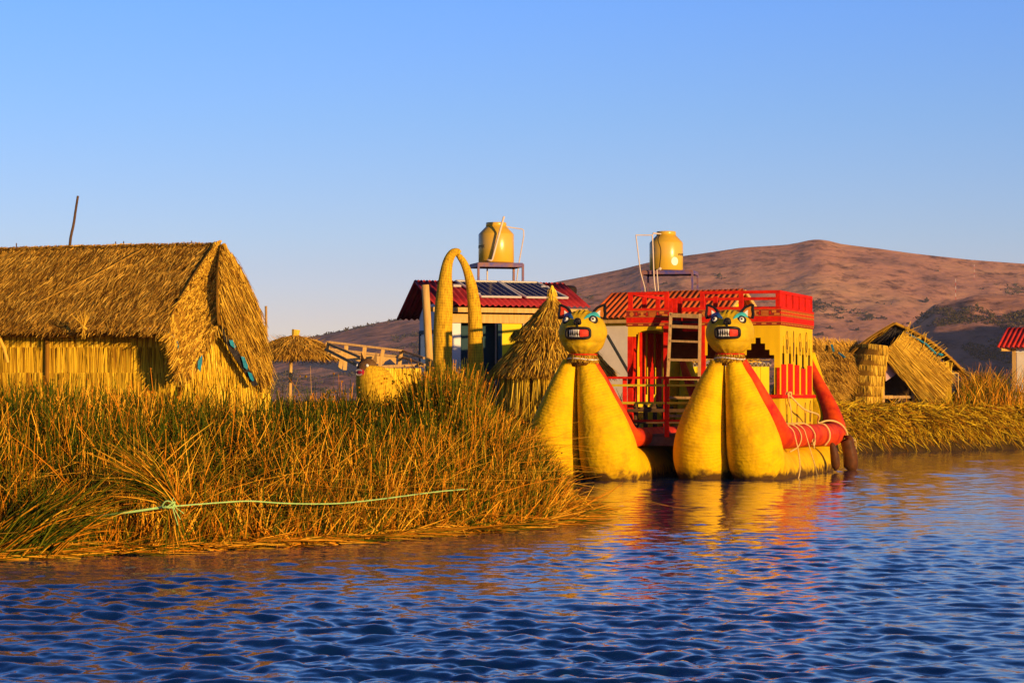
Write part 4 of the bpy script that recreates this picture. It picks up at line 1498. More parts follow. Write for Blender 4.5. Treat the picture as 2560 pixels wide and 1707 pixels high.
for k, (a0, w) in enumerate([(-80, .10), (-70, .11), (-95, .08)]):
    a = R(a0)
    p0 = TC0 + np.array([1.26 * math.cos(a), 1.26 * math.sin(a), 2.70])
    p1 = TC0 + np.array([1.44 * math.cos(a), 1.44 * math.sin(a), 1.52])
    n = 160
    s = rng.random(n)
    root = p0 + np.stack([rng.normal(0, w, n), rng.normal(0, .04, n), rng.uniform(-.15, .12, n)], 1)
    mb.ribbons(root, np.repeat(nrm(p1 - p0)[None], n, 0) + rng.normal(0, .05, (n, 3)), rng.uniform(.8, 1.25, n), .02, None, 2, rng.uniform(.4, 1, n))
mb.build("leaning_bundle", STRAWY, tp_)
#==RIGHT


# ------------------------------------------------------------------ right island: huts
D = 88.5
rh = thing("reed_hut", (P(2240, 1016, D)[0], D, 1.5), "small reed hut on the right bank with a diagonal mat flap over a dark doorway", "hut", "reed huts")


def C7(x, y, d=D):
    return P(1960 + x / 3.733, 740 + y / 3.733, d)


mb = MB()                                           # curved mat wall left of the door, in overlapping tiers
low = [C7(535, 1040, 88.4), C7(640, 1040, 87.5), C7(760, 1040, 87.2), C7(895, 1040, 87.3)]
top = [C7(690, 455, 88.5), C7(790, 452, 87.9), C7(880, 458, 87.7), C7(965, 470, 87.7)]


def curvew(s, t):
    x = np.clip(s, 0, 1) * 3
    i = np.minimum(x.astype(int), 2)
    fr = (x - i)[:, None]
    l_, h_ = np.asarray(low), np.asarray(top)
    a = l_[i] * (1 - fr) + l_[i + 1] * fr
    b = h_[i] * (1 - fr) + h_[i + 1] * fr
    tt_ = t[:, None]
    q = a * (1 - tt_) + b * tt_
    q[:, 0] -= .22 * np.sin(np.pi * t) * (1 - s)
    return q


slab(mb, curvew, 14, 10, .10, .15)
for k in range(6):
    straws_on(mb, curvew, 460, (0.02, 0, -1), .44, .030, .05, .25, 1.0, jit=.05, trange=((k + .96) / 6, (k + 1.04) / 6))
mb.build("mat_wall", STRAW, rh)
mb = MB()
mat_wall(mb, C7(1425, 0, 88.6), C7(1560, 0, 88.4), 1.45, 3.15, 70, rows=(2.2,), W=.035)
mb.build("mat_wall", STRAWY, rh)
mb = MB()
fa, fb, fc, fd = C7(905, 540, 87.9), C7(1345, 1010, 88.0), C7(1500, 760, 88.1), C7(1125, 325, 88.1)
fdx = C7(1530, 640, 88.1)


def flapP(s, t):
    q = quad(fa, fb, (np.asarray(fc) + fdx) / 2, fd)(s, t)
    q[:, 1] -= .2 * np.sin(np.pi * t)
    q[:, 2] += .16 * np.sin(np.pi * s) * t + .03 * fbm(s * 7, t * 7, 3, 3)
    return q


slab(mb, flapP, 16, 14, .08, .3)
dv = nrm(fb - fa)
for k in range(3):
    straws_on(mb, flapP, 1100, dv + np.array([0, 0, .0]), .95, .026, .03, .2, 1.0, jit=.05, srange=(k * .31, k * .31 + .12), segs=3)
straws_on(mb, flapP, 260, nrm(fd - fa), .5, .02, .05, .3, 1.0, jit=.5)
for k in (.2, .45, .7):
    pts = flapP(np.full(12, k), np.linspace(0, 1, 12))
    mb.tube(pts - [0, .05, 0], .012, 5, tint=.25)
mb.build("mat_flap", STRAW, rh)
mb = MB()                                           # roof of mats, both slopes running back
apx, lf, rt = C7(1035, 258, 88.2), C7(455, 750, 88.4), C7(1655, 690, 88.4)
bk = np.array([.5, 4.2, 0.])
rl2 = lambda s, t: quad(lf, lf + bk, apx + bk, apx)(s, t) + np.stack([-.18 * np.sin(np.pi * t), 0 * t, .12 * np.sin(np.pi * t)], 1)
rr2 = lambda s, t: quad(rt + bk, rt, apx, apx + bk)(s, t) + np.stack([.10 * np.sin(np.pi * t), 0 * t, .16 * np.sin(np.pi * t)], 1)
slab(mb, rl2, 8, 10, .07, .2)
slab(mb, rr2, 8, 10, .07, .35)
straws_on(mb, rl2, 1500, nrm(lf - apx), .5, .03, .03, .2, .9, jit=.15)
straws_on(mb, rr2, 1500, nrm(rt - apx), .5, .03, .03, .2, .9, jit=.15)
mb.tube(rr2(np.ones(10), np.linspace(0, 1, 10)) - [0, .04, 0], .035, 7, tint=.3)
mb.tube(rl2(np.zeros(10), np.linspace(0, 1, 10)) - [0, .04, 0], .028, 7, tint=.25)
mb.build("roof", STRAW, rh)
mb = MB()
mb.prism([C7(770, 455, 88.75), C7(975, 485, 88.5), C7(1130, 330, 88.35), C7(1040, 285, 88.4)], np.array([0, .08, 0]))
for k in range(5):
    a = C7(1045, 290, 88.3)
    b = C7(790 + k * 55, 450 + k * 9, 88.55 - .05 * k)
    mb.tube(spline([a, (a + b) / 2 + [0, -.05 - .03 * (k % 2), 0], b], 8), [.02, .03, .04, .045, .05, .05, .045, .03], 6)
mb.build("tarp_gable", BTARP, rh, smooth=True)
mb = MB()
mb.tube([C7(1130, 335, 88.05), C7(1330, 450, 88.0), C7(1440, 560, 88.0)], .04, 6)
mb.ball(C7(1460, 545, 87.9), [np.array([.11, 0, -.03]), np.array([0, .05, 0]), np.array([0.02, 0, .05])], 10, 6)
mb.build("tarp_lining", TARP, rh, smooth=True)
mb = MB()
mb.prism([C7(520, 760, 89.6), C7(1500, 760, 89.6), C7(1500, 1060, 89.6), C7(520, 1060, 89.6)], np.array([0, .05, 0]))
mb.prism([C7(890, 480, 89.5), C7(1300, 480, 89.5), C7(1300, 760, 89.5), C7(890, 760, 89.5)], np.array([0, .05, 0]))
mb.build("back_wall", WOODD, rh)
mb = MB()
mb.beam(C7(912, 620, 88.0), C7(930, 1050, 88.0), .10)
mb.beam(C7(885, 942, 87.95), C7(1015, 942, 87.95), .05, .12)
mb.build("door_post", WOODP, rh)
mb = MB()
mb.beam(C7(1012, 942, 88.1), C7(1210, 940, 88.3), .05, .10)
mb.beam(C7(1000, 1040, 88.3), C7(1090, 955, 88.3), .05, .06)
mb.tube([C7(1200, 850, 88.4), C7(1210, 1050, 88.4)], .06, 7)
mb.tube([C7(1250, 880, 88.4), C7(1280, 1050, 88.4)], .07, 7)
mb.build("door_brace", WOOD, rh)
mb = MB()
mb.prism([C7(930, 600, 88.2), C7(1060, 715, 88.3), C7(1030, 740, 88.25), C7(950, 795, 88.2)], np.array([0, .03, 0]))
mb.build("door_curtain", CLOTHW, rh)
mb = MB()
mb.tube([C7(1625, 720, 88.4), C7(1628, 950, 88.4)], .02, 6)
mb.tube([C7(1550, 725, 88.3), C7(1630, 718, 88.4)], .018, 6)
mb.build("prop", WOODP, rh)

# thatched hut behind, half hidden by the boat
lh = thing("thatched_hut", (P(2090, 1010, 91)[0], 91, 1.5), "brown thatched hut between the big boat and the mat flap hut", "hut", "reed huts")
la, lb, lc, ld = P(1950, 1010, 86.3), P(2088, 1012, 86.3), P(2152, 866, 88.7), P(1975, 856, 88.7)
lP = quad(la, lb, lc, ld)
mb = MB()
slab(mb, lP, 12, 10, .2, .1)
straws_on(mb, lP, 9500, nrm((.5, -.35, -.75)), .50, .018, .08, .0, .8, rows=6, jit=.28)
straws_on(mb, lP, 500, nrm((-.3, -.1, .8)), .25, .025, .05, .3, 1, jit=.5, trange=(.96, 1))
slab(mb, quad(lb + [0, 4.5, 0], la + [0, 4.5, 0], ld, lc), 6, 5, .15, .2)
mb.build("roof", STRAWD, lh)
mb = MB()
mb.beam(P(2079, 862, 88.4), P(2084, 878, 88.1), .06, .05)
mb.build("tarp_lining", TARP, lh)
mb = MB()
mb.beam(P(2097, 882, 88.0), P(2112, 893, 87.8), .07, .05)
mb.build("tarp_lining", TARP, lh)
mb = MB()
mb.prism([P(1975, 1012, 87.0), P(2080, 1012, 87.0), P(2135, 885, 88.6), P(1985, 885, 88.6)], np.array([0, .1, 0]), .1)
mb.build("wall", STRAWD, lh)

# red roofed cabin at the right edge
h3 = thing("house", (P(2600, 960, 97)[0], 97.5, 1.5), "red roofed white cabin cut off by the right edge of the photo", "house", "corrugated roofed cabins")
f3 = Frame(*P(2529, 960, 97)[:2], R(-24))
rf0 = P(2505, 868, 96.6)
mb = MB()
ze = rf0[2]
corrugated(mb, f3(-.5, -.5, ze), f3(4.6, -.5, ze), f3(4.6, 1.3, ze + .82), f3(-.5, 1.3, ze + .82), 26, amp=.03)
corrugated(mb, f3(4.6, 3.1, ze), f3(-.5, 3.1, ze), f3(-.5, 1.3, ze + .825), f3(4.6, 1.3, ze + .825), 26, amp=.03)
mb.build("roof", ROOFR, h3, smooth=True)
mb = MB()
mb.box(f3, .05, 4.2, .06, 2.6, 1.5, ze - .02)
mb.build("wall", WALLW, h3)
mb = MB()
mb.box(f3, .02, .16, 0.0, .12, 1.5, ze - .03)
mb.box(f3, .02, 4.2, 0.0, .055, ze - 1.9, ze - 1.8)
mb.tube([f3(-.35, -.45, ze - .09), f3(-.05, .1, ze - .09)], .07, 8)
mb.build("corner_post", WOODP, h3)
mb = MB()
mb.box(f3, .2, 2.4, .02, .055, ze - 1.45, ze - .2)
mb.build("window", SHEET, h3)

# ------------------------------------------------------------------ right island: hanging cut reeds and wild reeds
eb = MB()
SH = SHORE[15:23]


def along_shore(n, lo=None):
    seg = np.linalg.norm(np.diff(SH, axis=0), axis=1)
    cum = np.concatenate([[0], np.cumsum(seg)])
    u = rng.uniform(0 if lo is None else lo, min(cum[-1], 60), n)
    i = np.clip(np.searchsorted(cum, u) - 1, 0, len(seg) - 1)
    f = ((u - cum[i]) / seg[i])[:, None]
    p = SH[i] * (1 - f) + SH[i + 1] * f
    t = (SH[i + 1] - SH[i]) / seg[i][:, None]
    return p, np.stack([t[:, 1], -t[:, 0]], 1)     # outward normal


n = 25000
p, nv = along_shore(n)
h = rng.random(n) ** .8
inn = .12 + .65 * h ** 2
xy = p - nv * inn[:, None]
vis = np.abs(xy[:, 0] / xy[:, 1]) < .27
xy, nv, h = xy[vis], nv[vis], h[vis]
n = len(xy)
root = np.stack([xy[:, 0], xy[:, 1], .25 + 1.32 * h + rng.normal(0, .06, n)], 1)
dr = np.stack([nv[:, 0] * .55 + rng.normal(.02, .62, n), nv[:, 1] * .55 + rng.normal(0, .3, n), -rng.uniform(-.15, 1.0, n) - 1.1 * (1 - h) * rng.random(n)], 1)
bend = np.stack([0 * h, 0 * h, -rng.uniform(0.0, .18, n)], 1)
lum = np.clip(rng.normal(.56, .33, n), 0, 1)
eb.ribbons(root, dr, rng.uniform(.15, .6, n) * (1 + 1.0 * (rng.random(n) < .06)), rng.uniform(.010, .028, n), bend, 3, lum)
n = 5000                                             # top litter
p, nv = along_shore(n, 12)
xy = p - nv * rng.uniform(.3, 2.6, n)[:, None]
root = np.stack([xy[:, 0], xy[:, 1], ground_z(xy[:, 0], xy[:, 1]) + rng.uniform(0, .12, n)], 1)
dr = np.stack([rng.normal(0, 1, n), rng.normal(-.3, .6, n), rng.normal(.12, .22, n)], 1)
eb.ribbons(root, dr, rng.uniform(.3, .7, n), rng.uniform(.02, .04, n), None, 2, np.clip(rng.normal(.62, .25, n), 0, 1))
tag(eb.build("cut_reed_bank", EDGE), kind='stuff')
wb = MB()
n = 26000
x, y = rng.uniform(14, 40, n), rng.uniform(86, 118, n)
px = 1280 + x / y * F
ok = (shore_dist(x, y) > .7) & (px > 2365) & (px < 2720) & ~((px > 2500) & (y > 95))
x, y, px = x[ok], y[ok], px[ok]
n = len(x)
root = np.stack([x, y, ground_z(x, y)], 1)
k = np.clip((px - 2365) / 60, .35, 1)
wind = np.stack([rng.normal(-.05, .17, n), rng.normal(0, .17, n), np.ones(n)], 1)
bend = np.stack([rng.normal(.05, .25, n), rng.normal(0, .2, n), -np.abs(rng.normal(0, .2, n))], 1)
wb.ribbons(root, wind, k * rng.uniform(.7, 1.75, n) * (1 + .6 * fbm(x * .6, y * .6, 3, 14)), rng.uniform(.014, .03, n), bend, 4, np.clip(.66 + .8 * fbm(x * .5, y * .5, 3, 92) + rng.normal(0, .24, n), 0, 1))
tag(wb.build("wild_reeds", REED), kind='stuff')
# reeds and litter behind the boat, seen between the hulls
lb_ = MB()
n = 5000
x, y = rng.uniform(-1, 11, n), rng.uniform(60, 82, n)
ok = shore_dist(x, y) > -.1
x, y = x[ok], y[ok]
n = len(x)
lb_.ribbons(np.stack([x, y, ground_z(x, y)], 1), np.stack([rng.normal(.2, .8, n), rng.normal(-.3, .6, n), rng.normal(.1, .4, n)], 1), rng.uniform(.3, .8, n), rng.uniform(.02, .035, n), np.array([0, 0, -.3]) * rng.random(n)[:, None], 2, np.clip(rng.normal(.6, .25, n), 0, 1))
tag(lb_.build("reed_litter", EDGE), kind='stuff')

# ------------------------------------------------------------------ shrubs and masts on the hills
def hill_point(px, py, name="hills"):
    o = bpy.data.objects[name]
    v = np.empty(len(o.data.vertices) * 3, np.float32)
    o.data.vertices.foreach_get("co", v)
    v = v.reshape(-1, 3)
    ppx = 1280 + v[:, 0] / v[:, 1] * F
    ppy = HOR - (v[:, 2] - CAMH) / v[:, 1] * F
    i = np.argmin((ppx - px) ** 2 + (ppy - py) ** 2 + (v[:, 2] < 0) * 1e6)
    return v[i].astype(float)


scrub = MB()
for nm, cnt, sz in (("hills", 26000, 3.0), ("foothill", 16000, 1.5)):
    me = bpy.data.objects[nm].data
    v = np.empty(len(me.vertices) * 3, np.float32)
    me.vertices.foreach_get("co", v)
    v = v.reshape(-1, 3).astype(float)
    v = v[(v[:, 2] > 4) & (np.abs(v[:, 0] / v[:, 1]) < .27) & (v[:, 1] < (2610 if nm == "hills" else 1430))]
    q = v[rng.integers(0, len(v), cnt)] + rng.normal(0, 3, (cnt, 3)) * [1, 1, 0]
    mask = fbm(q[:, 0] / 75, q[:, 1] / 75, 5, 71) + .35 * np.abs(fbm(q[:, 0] / 30, q[:, 1] / 200, 3, 72)) - .25 * q[:, 2] / 170
    q = q[mask > .07]
    for k in range(5):
        nn_ = len(q)
        scrub.ribbons(q + rng.normal(0, sz * .35, (nn_, 3)) * [1, 1, .3], rng.normal(0, 1, (nn_, 3)), sz * rng.uniform(.35, 1.1, nn_), sz * rng.uniform(.3, .8, nn_), None, 1, rng.uniform(0, 1, nn_))
tag(scrub.build("hillside_scrub", SHRUB), kind='stuff')
shr = MB()
n = 900
dirs = rng.normal(size=(n, 3))
dirs /= np.linalg.norm(dirs, axis=1)[:, None]
cl = rng.normal(size=(9, 3)) * np.array([.55, .55, .32]) + np.array([0, 0, .62])
c_ = cl[rng.integers(0, 9, n)] + dirs * (rng.uniform(.05, .42, n) ** .6)[:, None] * .6
c_[:, 2] = np.abs(c_[:, 2])
shr.ribbons(c_, rng.normal(size=(n, 3)), .17, .15, None, 1, rng.uniform(0, 1, n))
shr.tube([(0, 0, -.2), (0.03, 0, .3), (.05, .02, .7)], [.08, .06, .03], 6, tint=.1)
SPOTS = [(2034, 762, 15, "largest dark shrub, right beside the cabin's red roof railing on the hillside"), (2014, 757, 9, "dark shrub just behind the corner of the cabin's roof railing on the hillside"), (2096, 798, 6, "lone round dark shrub on the slope right of the boat"), (2125, 806, 5, "middle dark shrub on the slope left of the valley shadow"),
         (2170, 800, 10, "wide dark shrub in the thicket left of the valley shadow"), (2205, 797, 8, "tall dark shrub at the right end of the hillside thicket"), (2140, 826, 6, "low dark shrub under the hillside thicket"), (2080, 822, 6, "dark shrub low on the slope above the thatched hut"),
         (2050, 838, 8, "dark shrub low on the slope close to the cabin corner"), (2312, 756, 9, "dark shrub on the saddle left of the rocky knoll"), (1660, 711, 7, "dark shrub on the hillside seen under the right water tank")]
first = None
for (px, py, sz, lab) in SPOTS:
    if first is None:
        first = o = shr.build("shrub", SHRUB)
    else:
        o = first.copy()
        COL.objects.link(o)
    o.location = hill_point(px, py)
    o.scale = (sz * .36, sz * .36, sz * rng.uniform(.28, .42))
    o.rotation_euler = (0, 0, rng.uniform(0, 6))
    tag(o, lab, "shrub", "shrubs on the far hillside")
for (px, py, top, nm, lab) in [(2387, 745, 697, "foothill", "thin banded radio mast on top of the rocky knoll"), (2432, 700, 660, "hills", "faint thin mast higher up on the long hillside")]:
    b = hill_point(px, py, nm)
    d = b[1]
    t = P(px, top, d)
    t[0] = b[0]
    mb = MB()
    for i in range(6):
        mb.mi = i % 2
        mb.tube([b + (t - b) * i / 6, b + (t - b) * (i + 1) / 6], .10 if nm == "foothill" else .13, 6)
    tag(mb.build("radio_mast", [RED, WHITE], loc=b), lab, "mast", "radio masts on the hills")
#==BOAT


# ------------------------------------------------------------------ the big double hulled reed boat
YAW = R(-18.5)
boat = thing("reed_boat", (5.0, 59.5, 0.0), "big yellow double hulled reed boat with two puma heads and a red cabin", "reed boat", "puma headed reed boats")
HR = Frame(4.73, 54.75, YAW)                       # right hull: origin at the bow on the waterline
HL = Frame(1.33, 54.45, YAW)
HEADM = pmat("yellow_head_paint", (0.70, 0.44, 0.008), (0.42, 0.26, 0.012), scale=3.0, rough=0.62, bump=0.5, bdist=0.03)


def hull(fr, k=1.0, outer_only=None):
    heads = []
    for sgn in (-1, 1):
        #        v     z     r    u/r
        c = [(9.95, 3.05, .10, .9), (9.85, 2.5, .20, .95), (9.65, 1.8, .33, 1), (9.30, 1.15, .45, 1), (8.7, .55, .53, 1), (7.6, .17, .56, 1), (6.0, .10, .58, 1), (4.0, .10, .60, 1), (2.6, .12, .61, 1),
             (1.55, .22, .645, 1), (.92, .42, .655, 1.0), (.70, .80, .63, 1.0), (.60, 1.25, .55, 1.0), (.55, 1.70, .44, 1.0), (.52, 2.15, .33, 1.0), (.52, 2.45, .24, 1.02), (.55, 2.71, .17, 1.12)]
        kk = k if sgn > 0 else 1.0
        pts = np.array([fr(sgn * a[2] * a[3] * kk * .985, a[0], a[1]) for a in c])
        rad = np.array([a[2] * kk for a in c])
        sm = spline(np.column_stack([pts, rad]), 130)
        mb = MB()
        mb.tube(sm[:, :3], sm[:, 3], 30)
        mb.build("hull_bundle", HULL, boat, smooth=True)
        mb = MB()
        e = fr(sgn * .17 * 1.12 * kk * .985, .55, 2.70)
        torus(mb, e, .158 * kk, .020, np.array([0, .05, 1]), 20, 6)
        mb.build("painted_cuff", CYAN, boat, smooth=True)
    for sgn in (1,):
        g = [(.62, .38, 2.72, .09), (.80, .55, 2.35, .13), (.98, .78, 1.85, .17), (1.12, .96, 1.45, .21), (1.38, 1.04, 1.12, .255), (1.85, 1.03, .97, .275), (3.0, 1.0, .95, .275), (5.0, .98, .95, .275), (7.2, .97, .93, .28),
             (8.25, .97, .92, .30), (8.75, .93, 1.05, .31), (9.15, .78, 1.45, .25), (9.45, .52, 1.95, .19), (9.65, .25, 2.45, .14), (9.75, .08, 2.85, .09)]
        gk = 1.0 if k == 1.0 else .80
        sm = spline(np.array([[*fr(sgn * a[1] * (gk * .5 + .5), a[0], a[2]), a[3] * gk] for a in g]), 110)
        mb = MB()
        mb.tube(sm[:, :3], sm[:, 3], 20)
        mb.build("gunwale", REDTUBE, boat, smooth=True)


hull(HR, 1.0)
hull(HL, 1.04)


def puma(c, Fw, shade):
    c = np.asarray(c, float)
    Fw = nrm(Fw)
    Rt = -nrm(np.cross(Fw, (0, 0, 1)))
    Up = np.array([0, 0, 1.0])
    rx, ry, rz = .555, .53, .525

    def df(q):
        q = q.copy()
        w = np.exp(-((q[:, 0] / .42) ** 2 + ((q[:, 2] - .06) / .36) ** 2)) * (q[:, 1] > 0)
        q[:, 1] += .17 * w
        w2 = np.exp(-((q[:, 0] / .13) ** 2 + ((q[:, 2] - .48) / .16) ** 2)) * (q[:, 1] > 0)
        q[:, 1] += .15 * w2
        for s_ in (-1, 1):                          # brow ridges and sockets
            w3 = np.exp(-(((q[:, 0] - s_ * .45) / .22) ** 2 + ((q[:, 2] - .74) / .12) ** 2)) * (q[:, 1] > -.2)
            q += w3[:, None] * np.array([0.02 * s_, .06, .03])
        low = np.clip(-.45 - q[:, 2], 0, 1)
        a = np.arctan2(q[:, 1], q[:, 0])
        q[:, :2] *= (1 + .10 * low * np.sin(17 * a))[:, None]
        fold = np.exp(-((q[:, 2] + .42) / .06) ** 2) * (q[:, 1] > 0)
        q[:, 1] -= .05 * fold
        top = np.clip(q[:, 2] - .55, 0, 1) * (np.abs(q[:, 0]) < .3)
        q[:, 2] += .08 * top * np.sin(34 * q[:, 0] + 5 * q[:, 1])
        q *= (1 + .075 * fbm(q[:, 0] * 3.5 + 7, q[:, 2] * 3.5 + q[:, 1] * 2, 4, 11 + int(c[0])))[:, None]
        return q
    A = np.array([Rt * rx, Fw * ry, Up * rz])

    def hp(x, zz, out=0.0):                         # point on the front of the head, x right, zz up (unit ball)
        x, zz = np.atleast_1d(x).astype(float), np.atleast_1d(zz).astype(float)
        q = np.stack([x, np.sqrt(np.clip(1 - x * x - zz * zz, .02, 1)), zz], 1)
        n = q / np.linalg.norm(q, axis=1)[:, None]
        return c + (df(q) + n * out) @ A
    mb = MB()
    mb.ball(c, A, 64, 44, deform=df)
    head = mb.build("puma_head", HEADM, boat, smooth=True)
    # mouth
    w0, h0 = .465, .20
    mz = -.02
    t = np.linspace(0, 2 * np.pi, 41)[:-1]
    ex = np.sign(np.cos(t)) * np.abs(np.cos(t)) ** .35 * w0
    ez = np.sign(np.sin(t)) * np.abs(np.sin(t)) ** .5 * h0
    ring = hp(ex, mz + ez, .05)
    mb = MB()
    mb.tube(np.vstack([ring, ring[:2]]), .036, 8, caps=False)
    mo = mb.build("mouth", BLACK, head, smooth=True)
    mb = MB()
    gx_, gz_ = np.meshgrid(np.linspace(-w0, w0, 9), np.linspace(-h0, h0, 5))
    pl_ = hp(gx_.ravel(), mz + gz_.ravel(), .02)
    mb.add(pl_, grid_faces(5, 9)[:, ::-1])
    mb.build("gums", BLACK, mo)
    mb = MB()
    gx_, gz_ = np.meshgrid(np.linspace(.10, w0 * .93, 5), np.linspace(-h0 * .75, h0 * .75, 4))
    mb.add(np.vstack([hp(gx_.ravel(), mz + gz_.ravel(), .055), hp(gx_.ravel(), mz + gz_.ravel(), .0)]), np.vstack([grid_faces(4, 5)[:, ::-1], grid_faces(4, 5) + 20]))
    mb.build("tongue", TEETHRED, mo)
    mb = MB()
    for k in range(5):
        x0 = -.30 + k * .088
        for (za, zb) in ((h0 * .88, -.03 if k % 2 else -.07), (-h0 * .88, -.01 if k % 2 else -.04)):
            p = [hp(x0 - .046, mz + za, .06)[0], hp(x0 + .046, mz + za, .06)[0], hp(x0, mz + zb, .075)[0], hp(x0, mz + za, .01)[0]]
            mb.add(p, [(0, 1, 2), (1, 3, 2), (3, 0, 2), (1, 0, 3)])
    mb.build("teeth", WHITE, mo)
    # nose
    mb = MB()
    np_ = hp(0, .50, .0)[0]
    mb.ball(np_ + Fw * .02, [Rt * .085, Fw * .06, Up * .075], 14, 10)
    for s_ in (-1, 1):
        mb.ball(np_ + Rt * .05 * s_ - Up * .04 + Fw * .03, [Rt * .045, Fw * .045, Up * .05], 10, 8)
    mb.tube([hp(-.02, .44, .0)[0], hp(0, .30, .0)[0], hp(0, .22, .0)[0]], [.03, .022, .015], 7)
    mb.build("nose", BLACK, head, smooth=True)
    for s_ in (-1, 1):
        ec = hp(.545 * s_, .56, -.03)[0]
        nrm_e = nrm(nrm(ec - c) + Fw * .8)
        a = nrm(np.cross(nrm_e, Up))
        b = np.cross(a, nrm_e)
        mb = MB()
        mb.ball(ec + nrm_e * .005, [a * .125, nrm_e * .05, b * .108], 18, 10)
        ey = mb.build("eye", BLACK, head, smooth=True)
        mb = MB()
        mb.ball(ec + nrm_e * .035, [a * .062, nrm_e * .045, b * .060], 16, 10)
        mb.build("eyeball", WHITE, ey, smooth=True)
        mb = MB()
        mb.ball(ec + nrm_e * .074 + a * .004, [a * .026, nrm_e * .012, b * .028], 12, 8)
        mb.build("pupil", BLACK, ey, smooth=True)
        # brow paint
        mb = MB()
        xs, zs = np.meshgrid(np.linspace(0, 1, 9), np.linspace(0, 1, 4))
        xx = (.22 + .52 * xs) * s_
        zz = .60 + .24 * np.sin(xs * 1.9) - .16 * xs ** 3 + (zs - .5) * (.06 + .16 * np.sin(xs * np.pi))
        g = hp(xx.ravel(), zz.ravel(), .018)
        mb.add(g, grid_faces(4, 9) if s_ < 0 else grid_faces(4, 9)[:, ::-1])
        mb.build("brow_paint", BLUEP if s_ < 0 else CYAN, head, smooth=True)
        # ears
        base = c + Rt * .40 * s_ + Up * .42 + Fw * .06
        up_e = nrm(Up + Rt * .30 * s_ - Fw * .05)
        sd = nrm(Rt - up_e * np.dot(Rt, up_e))
        fw_e = nrm(np.cross(up_e, sd))
        if np.dot(fw_e, Fw) < 0: fw_e = -fw_e
        prof = [(-.15, -.06), (-.14, .05), (-.09, .14), (-.01 + .05 * s_, .245), (.02 + .05 * s_, .245), (.095, .14), (.14, .05), (.15, -.06)]
        mb = MB()
        mb.prism([base + sd * x + up_e * y for x, y in prof], -fw_e * .10)
        rim = np.array([base + sd * x + up_e * y + fw_e * .015 for x, y in prof])
        mb.tube(rim, .028, 7)
        ea = mb.build("ear", BLACK, head)
        mb = MB()
        mb.prism([base + sd * x * .72 + up_e * (y * .78 + .01) + fw_e * .012 for x, y in prof], -fw_e * .008)
        mb.build("inner_ear", TEETHRED if s_ < 0 else CLOTHO, ea)
        mb = MB()
        mb.prism([base + sd * (x * .34 - .03 * s_) + up_e * (y * .52 - .03) + fw_e * .022 for x, y in prof], -fw_e * .008)
        mb.build("ear_tuft", WHITE, ea)
    # straw collar, cord and red band
    mb = MB()
    cc = c - Up * .62 + np.array([0, 0.0, 0])
    cpf = coneP(cc, .30, cc[2] - .06, .30, cc[2] + .15)
    mb.lathe(cc, [(.24, -.12), (.27, .15)], 20, .0)
    straws_on(mb, cpf, 1100, cone_down(2.2), .11, .014, .03, .0, .9, jit=.4, trange=(.35, 1.0))
    mb.build("straw_collar", STRAW, head)
    mb = MB()
    a = np.linspace(0, 2 * np.pi, 33)
    mb.tube(np.stack([cc[0] + .345 * np.cos(a), cc[1] + .345 * np.sin(a), cc[2] + .03 + .02 * np.sin(a * 2)], 1), .016, 6, caps=False)
    mb.build("cord", WHITE, head, smooth=True)
    mb = MB()
    mb.tube(np.stack([cc[0] + .315 * np.cos(a), cc[1] + .315 * np.sin(a), cc[2] + .13 + .0 * a], 1), .022, 6, caps=False)
    mb.build("red_band", RED, head, smooth=True)
    return head


tag(puma(P(1825, 832, 55.3), (-.20, -1, .0), 0), "right puma head, its hull lying clear of the reeds")
tag(puma(P(1457, 833, 54.9), (-.24, -1, .0), 0), "left puma head, in front of the conical straw shelter")

# ---- cabin
fc = Frame(6.45, 58.0, YAW)
mb = MB()
mb.box(fc, -4.6, -.35, -2.0, 4.6, .78, .98)
for k in range(25):
    v = -2.05 + k * .265
    mb.box(fc, -4.62, -.33, v, v + .25, .985, 1.015)
mb.box(fc, -4.62, -.33, -2.07, -2.055, .74, .96)
mb.build("deck", DECKM, boat)
L0, L1, R0, R1, DV = -3.80, -2.77, -1.98, 0.0, 3.95
ZL, ZF, ZT, ZR = 1.90, 3.62, 4.06, 4.46
mb = MB()
mb.box(fc, L0 + .03, R1 - .03, 1.3, DV - .03, 3.70, 3.78)
mb.box(fc, L0 + .03, L1 - .03, .03, 1.3, 3.70, 3.78)
mb.box(fc, R0 + .03, R1 - .03, .03, 1.3, 3.70, 3.78)
mb.build("roof_deck", WOODD, boat)
mb = MB()
mb.box(fc, L0 + .05, R1 - .05, DV - .06, DV - .02, 2.88, 3.66)
mb.build("back_board", BROWNW, boat)
# yellow boards with their cut outs
mb = MB()


def arch_panel(mb, u0, u1, v0, v1, zb, zc, zt, n=18):
    """board with a flattened arch cut from below"""
    us = np.linspace(u0 + .20, u1 - .06, n)
    mb.box(fc, u0, us[0], v0, v1, zb, zt)
    mb.box(fc, us[-1], u1, v0, v1, zb, zt)
    for a, b in zip(us[:-1], us[1:]):
        x = 2 * ((a + b) / 2 - us[0]) / (us[-1] - us[0]) - 1
        mb.box(fc, a, b, v0, v1, zb + (zc - zb) * (1 - abs(x) ** 2.6) ** .5, zt)


arch_panel(mb, L0, L1, 0, .04, 3.37, 3.52, ZF)
mb.build("arched_board", YPANEL, boat)
mb = MB()


